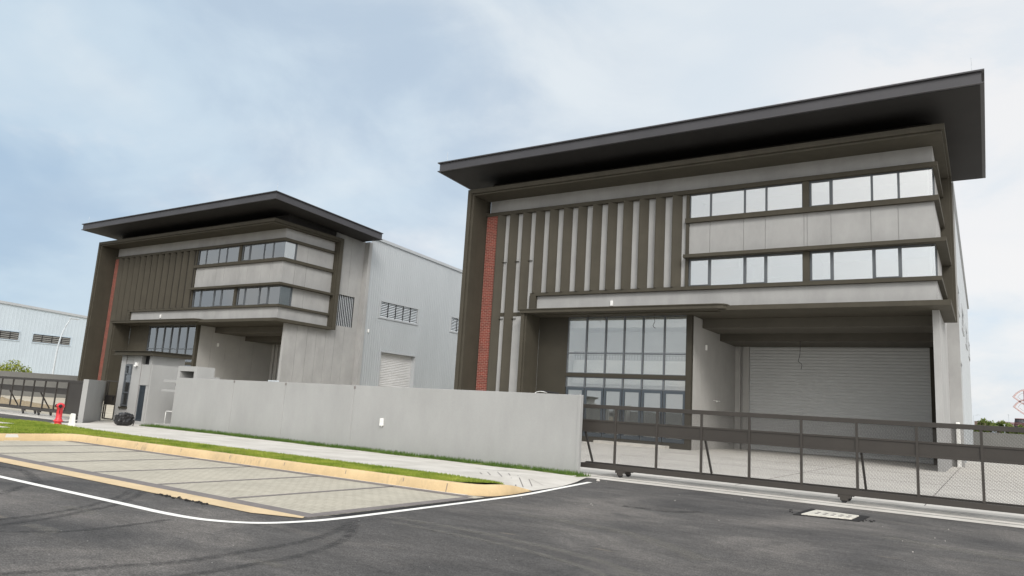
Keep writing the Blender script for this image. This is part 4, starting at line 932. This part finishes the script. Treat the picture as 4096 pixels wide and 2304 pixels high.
# ------------------------------------------------------------------ hydrant, marker stone, bin bag
hy = thing('fire_hydrant', (-28.15, 13.35, hz(-28.15, 13.35)), 'red pillar fire hydrant with black outlets standing on the grass', 'hydrant')
c = (-28.15, 13.35, .10)
MB().lathe([(.17, 0), (.17, .05), (.13, .075), (.115, .10), (.115, .15), (.165, .165), (.165, .185), (.135, .21), (.10, .27), (.097, .62), (.108, .64), (.115, .66)], c, 24).build('barrel', M['hydrant'], hy, smooth=True)
MB().lathe([(.115, .66), (.135, .68), (.14, .72), (.125, .77), (.09, .805), (.04, .825), (.001, .83)], c, 24).build('bonnet', M['hydrant'], hy, smooth=True)
def cyl(mb, p, d, rs):                              # rs: [(dist, radius)]
    p = Vector(p); d = Vector(d).normalized(); return mb.tube([p+d*s for s, r in rs], [r for s, r in rs], 14)
for d in ((.9, -.42, 0), (-.95, -.25, 0)):
    o = cyl(MB(), (c[0], c[1], c[2]+.715), d, [(.08, .055), (.15, .055), (.155, .065), (.20, .065), (.205, .03), (.235, .025)]).build('outlet', M['black'], hy)
    e = Vector(c)+Vector(d).normalized()*.15; MB().tube(catmull3([(e.x, e.y, c[2]+.66), (e.x+.02, e.y-.01, c[2]+.55), (e.x-.01, e.y, c[2]+.44), (e.x-.04, e.y, c[2]+.56)]), .007, 5).build('chain', M['black'], o)
tag(MB().prism([(-28.42, 13.12), (-27.88, 13.12), (-27.88, 13.6), (-28.42, 13.6)], 0, hz(-28.15, 13.4)+.02).build('hydrant_pad', M['conc']), 'thin pale concrete pad under the red hydrant', 'pad')
ms = MB(); x0, y0 = -27.48, 13.5; zb = .05
vs = [(x0-.14, y0-.06, zb), (x0+.15, y0-.06, zb), (x0+.15, y0+.06, zb), (x0-.14, y0+.06, zb), (x0-.09, y0-.05, .55), (x0-.05, y0-.05, .585), (x0+.08, y0-.05, .58), (x0+.10, y0-.05, .55), (x0+.10, y0+.05, .55), (x0+.08, y0+.05, .58), (x0-.05, y0+.05, .585), (x0-.09, y0+.05, .55)]
ms.add(vs, [(0, 1, 7, 6, 5, 4), (3, 11, 10, 9, 8, 2), (0, 4, 11, 3), (1, 2, 8, 7), (4, 5, 10, 11), (5, 6, 9, 10), (6, 7, 8, 9)])
tag(ms.build('marker_stone', M['kerbwhite'], bevel=.012), 'white painted marker stone in the grass beside the red hydrant', 'marker stone')
# bin bag: lumpy crumpled sack
bg_ = thing('rubbish_bag', (-30.05, 17.0, 0), 'full black plastic rubbish bag lying on the path by the guard house', 'rubbish bag')
from mathutils import noise as mnoise
mb = MB(); NU, NV = 46, 26; vs = []
bc = Vector((-29.98, 16.78, 0)); z0b = hz(-30.1, 16.8)
for j_ in range(NV+1):
    ph = math.pi*j_/NV
    for i in range(NU):
        th = 2*math.pi*i/NU; d = Vector((math.sin(ph)*math.cos(th), math.sin(ph)*math.sin(th), -math.cos(ph)))
        q = Vector((math.copysign(abs(d.x)**.7, d.x)*.29, math.copysign(abs(d.y)**.7, d.y)*.36, (math.copysign(abs(d.z)**.6, d.z)*.5+.5)*.50))
        n1_ = mnoise.fractal(Vector((d.x*2.2, d.y*2.2, d.z*5+1)), 1, 2, 4); rdg = abs(mnoise.noise(Vector((d.x*4.5+3, d.y*4.5, d.z*9))))
        k = 1+.14*n1_-.15*rdg; q.x *= k; q.y *= k; q.z *= (1+.12*n1_); q.z += .06*math.exp(-((q.x-.1)**2+q.y**2)/.02) if d.z > .6 else 0
        q.x += .06*q.z
        vs.append(bc+q+Vector((0, 0, z0b)))
mb.add(vs, [(j_*NU+i, j_*NU+(i+1) % NU, (j_+1)*NU+(i+1) % NU, (j_+1)*NU+i) for j_ in range(NV) for i in range(NU)])
mb.build('sack', M['bag'], bg_)
MB().tube(catmull3([(-29.68, 17.0, z0b+.20), (-29.62, 16.97, z0b+.29), (-29.57, 16.99, z0b+.22), (-29.60, 16.98, z0b+.10), (-29.64, 16.99, z0b+.03)]), [.022]*25, 6).build('tied_end', M['bag'], bg_)

# ------------------------------------------------------------------ left background: fence wall, metal shed, lamp, tree, rubble
tag(MB().prism([(-80.6, 19), (-80.3, 19), (-80.3, 140), (-80.6, 140)], -.1, 2.36).build('side_fence_wall', M['fence']), 'dark grey side boundary wall seen through the left gate', 'wall')
tag(MB().box(-1.5, 90, 95, 95.25, -.1, 2.35).build('rear_fence_wall', M['fence']), 'dark grey rear boundary wall seen through the right end of the mesh gate', 'wall')
shed = thing('metal_warehouse', (-190, 100, 0), 'pale blue metal clad warehouse far left with two louvred windows', 'warehouse')
XS = -171.3; mb = MB(); prof = []; y = 60.0; ev = lambda y: 17.0-(y-66)*.045
while y < 140: prof += [(y, 0), (y+.35, 0), (y+.42, .016), (y+.58, .016), (y+.65, 0)]; y += .75
def cseg(mb, a, b, z0, z1):
    pp = [(q, h) for q, h in prof if a <= q <= b]; vs = []
    for q, h in pp: vs += [(XS+h, q, z0), (XS+h, q, z1 if not callable(z1) else z1(q))]
    mb.add(vs, [(2*i, 2*i+2, 2*i+3, 2*i+1) for i in range(len(pp)-1)])
M['cladblue'] = mat('pale_blue_cladding', (.46, .525, .575), .45, .04, .2, metal=.05, spec=.4)
fw = [(63.5, 70.8), (73.2, 81.2), (88, 96)]
cseg(mb, 60, 140, 0, 9.6); cseg(mb, 60, 140, 11.5, ev)
sg = [60]+[v for q in fw for v in q]+[140]
for i in range(0, len(sg), 2): cseg(mb, sg[i], sg[i+1], 9.6, 11.5)
mb.build('cladding', M['cladblue'], shed)
MB().add([(XS, 60, 0), (XS-40, 60, 0), (XS-40, 60, 17.7), (XS, 60, 17.7), (XS-40, 140, 14.1), (XS, 140, 14.1)], [(0, 1, 2, 3), (3, 2, 4, 5)]).build('end_wall', M['cladblue'], shed)
vs = [(XS+dx, y, ev(y)+dz) for y in (60, 140) for dx, dz in ((-.1, .5), (.3, .5), (.3, 0), (-.1, 0))]
MB().add(vs, [(0, 1, 5, 4), (1, 2, 6, 5), (2, 3, 7, 6), (3, 0, 4, 7), (0, 3, 2, 1), (4, 5, 6, 7)]).build('gutter', M['flash'], shed)
for a, b in fw:
    t = .12; f_ = MB(); f_.box(XS-.1, XS+.15, a, b, 9.5, 9.5+t); f_.box(XS-.1, XS+.15, a, b, 11.6-t, 11.6); f_.box(XS-.1, XS+.15, a, a+t, 9.5+t, 11.6-t); f_.box(XS-.1, XS+.15, b-t, b, 9.5+t, 11.6-t)
    wo = f_.build('louvre_window', M['cladblue'], shed); bb = MB(); z = 9.8
    while z < 11.3: bb.add([(XS-.16, a+t, z+.26), (XS-.16, b-t, z+.26), (XS+.02, b-t, z), (XS+.02, a+t, z)], [(0, 1, 2, 3)]); z += .40
    bb.build('louvre_blades', M['fence'], wo); MB().box(XS-.3, XS-.2, a+t, b-t, 9.7, 11.4).build('dark_void', M['darkwall'], wo)
    mu = MB()
    for k in (1, 2, 3): mu.box(XS-.1, XS+.05, a+(b-a)*k/4-.04, a+(b-a)*k/4+.04, 9.7, 11.4)
    mu.build('mullion', M['black'], wo)
# street lamp with curved arm
la = thing('street_lamp', (-96.8, 44.4, 0), 'tall curved grey street lamp in front of the far left warehouse', 'street lamp')
MB().tube(catmull3([(-96.8, 44.4, 0), (-96.8, 44.4, 3.5), (-96.8, 44.5, 6.3), (-96.8, 44.9, 8.3), (-96.8, 45.5, 9.75)]), [.135-.003*i for i in range(25)], 8).build('pole', M['pole'], la, smooth=True)
MB().prism([(-97.0, 45.3), (-96.6, 45.3), (-96.55, 46.4), (-97.05, 46.4)], 9.55, 9.72).build('lamp_head', M['pole'], la, bevel=.03)
def tree(name, loc, H, R, trunk_h, m, label, n=900, leaf=.16, group=None, seed=1):
    rr = random.Random(seed); root = thing(name, loc, label, 'tree', group); x, y, z = loc
    tk = MB(); tk.tube([(x, y, z), (x+.05*H*.2, y, z+trunk_h), (x, y, z+H*.8)], [H*.03, H*.02, H*.008], 7)
    cl = []
    for k in range(11):
        a = rr.random()*6.283; el = rr.uniform(.0, 1); cc = Vector((x+math.cos(a)*R*.62*(1-el*.4), y+math.sin(a)*R*.62*(1-el*.4), z+trunk_h+(H-trunk_h)*(.15+.7*el)))
        cl.append((cc, R*rr.uniform(.26, .46))); tk.tube([(x, y, z+trunk_h*.85), (x+(cc.x-x)*.5, y+(cc.y-y)*.5, z+trunk_h+(cc.z-z-trunk_h)*.6), tuple(cc)], [H*.012, H*.008, H*.003], 5)
    tk.build('trunk', M['bark'], root)
    lf = MB()
    for k in range(n):
        cc, cr_ = cl[rr.randrange(len(cl))]; d = Vector((rr.gauss(0, 1), rr.gauss(0, 1), rr.gauss(0, .8))).normalized()*cr_*rr.random()**.45; q = cc+d
        u = Vector((rr.gauss(0, 1), rr.gauss(0, 1), rr.gauss(0, 1))).normalized(); v = u.cross(Vector((rr.gauss(0, 1), rr.gauss(0, 1), rr.gauss(0, 1)))).normalized(); l = leaf*rr.uniform(.6, 1.3)
        lf.add([q-u*l, q+v*l*.45, q+u*l, q-v*l*.45], [(0, 1, 2, 3)])
    lf.build('crown', m, root); return root
tree('small_tree', (-84.0, 34.8, 0), 3.35, 1.9, 1.6, M['leaf2'], 'small round yellow-green tree top showing over the far left wall', 1500, .13, seed=4)
# rubble bank on the sandy lot
mb = MB(); N = 70; vs = []
for i in range(N+1):
    x = -66+i*.32
    for k, (dy, hh_) in enumerate(((-1.0, 0), (-.4, .6), (0, 1), (.5, .7), (1.3, 0))):
        h = (.28*max(0, math.sin((i+6)*.045))+.06)*hh_*(1+.7*mnoise.noise(Vector((x*1.4, dy*3, 0)))); vs.append((x, 23.2+dy*1.1-i*.015+.2*mnoise.noise(Vector((x, 2, 0))), h))
mb.add(vs, [(i*5+k, (i+1)*5+k, (i+1)*5+k+1, i*5+k+1) for i in range(N) for k in range(4)])
tag(mb.build('debris_bank', M['debris']), 'low bank of dry brown debris on sandy ground behind left gate', 'debris', kind='stuff')

# ------------------------------------------------------------------ right background at 260 m
def S(x, z): return (x*2, 1.7+(z-1.7)*2)
for k, (xa, zt_, R) in enumerate(((-.9, 4.65, 1.6), (-.1, 4.35, 1.6), (1.4, 4.35, 1.6), (2.3, 4.3, 1.7), (3.9, 3.9, 1.4), (5.3, 4.0, 1.6))):
    X_, Z_ = S(xa, zt_)
    tree('roadside_tree', (X_, 258+k % 2*3, 0), Z_, R*1.6, 2.0, M['leaf'], ['leafy roadside tree nearest the end of the right factory, beyond the gate', 'second far roadside tree from the right factory', 'far roadside tree left of the lamp pole', 'far roadside tree right of the lamp pole', 'low far tree below the lotus ornament', 'far tree at the right picture edge'][k], 1300, .34, 'far roadside trees', seed=10+k)
xa, za = S(-1.7, 4.3); xb, zb = S(.4, 4.3)
tag(MB().prism([(xa, 275), (xb, 275), (xb, 290), (xa, 290)], 0, za).build('far_building', M['brownroof']), 'low brown flat building far behind the roadside trees', 'building')
pv = thing('lattice_pavilion', (8, 300, 0), 'dark lattice drum pavilion far away at the right edge', 'pavilion')
mb = MB(); cx, cy = 9.6, 268
for k in range(46):
    a = 6.2832*k/46
    for s_ in (1, -1):
        pts = []
        for q in range(5):
            u = q/4; an = a+s_*u*.45; r = 3.4-.9*u; pts.append((cx+math.cos(an)*r, cy+math.sin(an)*r, 4.0+u*5.2-1.2))
        mb.tube(pts, .06, 4)
mb.build('drum_lattice', M['lattice'], pv)
mb = MB()
for r, z in ((2.55, 8.05), (3.45, 3.0)): mb.tube([(cx+math.cos(6.2832*k/30)*r, cy+math.sin(6.2832*k/30)*r, z) for k in range(31)], .10, 5)
for q in range(3): mb.tube([(cx+math.cos(6.2832*k/30)*(6.9+q*.2), cy+math.sin(6.2832*k/30)*6.5, 6.6-.35*q+.35*math.cos(6.2832*k/30)*-1) for k in range(31)], .07, 5)
mb.build('ring', M['lotusred'], pv)
mb = MB()
for k in range(26): mb.tube([(1.0+k*.42, 266, 0), (1.3+k*.42, 266, 6.2+.02*k)], .06, 4)
for k in range(26): mb.tube([(1.3+k*.42, 266.2, 0), (.8+k*.42, 266.2, 6.2+.02*k)], .06, 4)
mb.build('screen_lattice', M['lattice'], pv)
lo_ = thing('lotus_ornament', (9.6, 268, 0), 'red and pink wire lotus ornament standing above the lattice pavilion', 'ornament')
def petal(cx, cz, s, flip):
    pts = [(-2.9, 0), (-2.0, 1.2), (-.8, 2.1), (.0, 2.4), (.8, 2.1), (2.0, 1.2), (2.9, 0), (1.6, -1.1), (.8, -1.8), (0, -2.3), (-.8, -1.8), (-1.6, -1.1), (-2.9, 0)]
    return [(cx+a*s, 268, cz+b*s*flip) for a, b in pts]
for (cz, fl) in ((14.55, 1), (11.6, 1)):
    for s_ in (1.0, .55):
        MB().tube(petal(9.6, cz, s_, fl), .035, 5).build('petal_outline', M['lotusred'], lo_)
    o_ = petal(9.6, cz, .97, fl); i_ = petal(9.6, cz, .80, fl); v_ = [(x, 268.03, z) for x, y, z in o_]+[(x, 268.03, z) for x, y, z in i_]; n_ = len(o_)
    MB().add(v_, [(k, k+1, n_+k+1, n_+k) for k in range(n_-1)]).build('petal_fabric', M['lotuspink'], lo_)
MB().tube([(9.6, 268, 0), (9.6, 268, 16.5)], .12, 6).build('mast', M['lotusred'], lo_)
pl_ = thing('lamp_post', (3.9, 240, 0), 'thin pale lamp post among the far trees on the right', 'lamp post', 'far lamp posts'); MB().tube([(3.9, 240, 0), (3.9, 240, 5.6)], .09, 6).build('pole', M['pole'], pl_); MB().box(3.7, 4.1, 239.9, 240.1, 5.6, 5.75).build('lamp_head', M['pole'], pl_)
pl_ = thing('lamp_post', (-3.6, 262, 0), 'far lamp post with arm beside the end of the right factory', 'lamp post', 'far lamp posts'); MB().tube([(-3.4, 262, 0), (-3.4, 262, 8.2), (-2.3, 262, 8.5)], .08, 6).build('pole', M['pole'], pl_); MB().box(-2.5, -1.6, 261.9, 262.1, 8.4, 8.55).build('lamp_head', M['pole'], pl_)
tag(MB().tube([(5.4, 262, 0), (5.4, 262, 9.0)], .07, 6).box(5.15, 5.65, 261.9, 262.1, 8.9, 9.05).build('far_mast', M['pole']), 'thin distant mast beside the lattice pavilion', 'mast')
# hedge line so the horizon closes
hd_ = MB(); rr = random.Random(5)
for k in range(5200):
    x = rr.uniform(-6, 70); z = abs(rr.gauss(0, 1))*.9+.2; q = Vector((x, 250+rr.uniform(-1, 1), min(z, 2.9))); u = Vector((rr.gauss(0, 1), rr.gauss(0, 1), rr.gauss(0, 1))).normalized()*.3; v = Vector((rr.gauss(0, 1), rr.gauss(0, 1), rr.gauss(0, 1))).normalized()*.2
    hd_.add([q-u, q+v, q+u, q-v], [(0, 1, 2, 3)])
tag(hd_.build('far_hedge', M['leaf']), 'line of far shrubs along the horizon on the right', 'shrubs', kind='stuff')
# grey mount plate standing at the factory pier
tag(MB().box(-2.0, -1.72, 40.2, 40.3, 0, 0) .build('x', M['pvc']) , 'x', 'x') if False else None
mp_ = thing('signal_box', (-1.3, 48.9, 0), 'slim pale metal cabinet standing against the pier of the nearer factory', 'cabinet'); MB().box(-1.50, -1.30, 48.75, 49.0, 0, 2.5).build('body', M['pvc'], mp_, bevel=.02); MB().box(-1.48, -1.32, 48.735, 48.749, .3, 2.4).build('door', M['kerbwhite'], mp_)
tp = thing('tap', (-14.15, 45.0, 2.9), 'white double outlet tap bracket on the nearer loading bay side wall', 'tap'); MB().tube([(-14.12, 44.6, 2.98), (-14.12, 45.9, 2.98)], .02, 6).build('bar', M['pvc'], tp); MB().lathe([(.03, -.05), (.06, -.03), (.06, .03), (.03, .05)], (-14.1, 45.2, 2.95), 10).build('body', M['pvc'], tp)
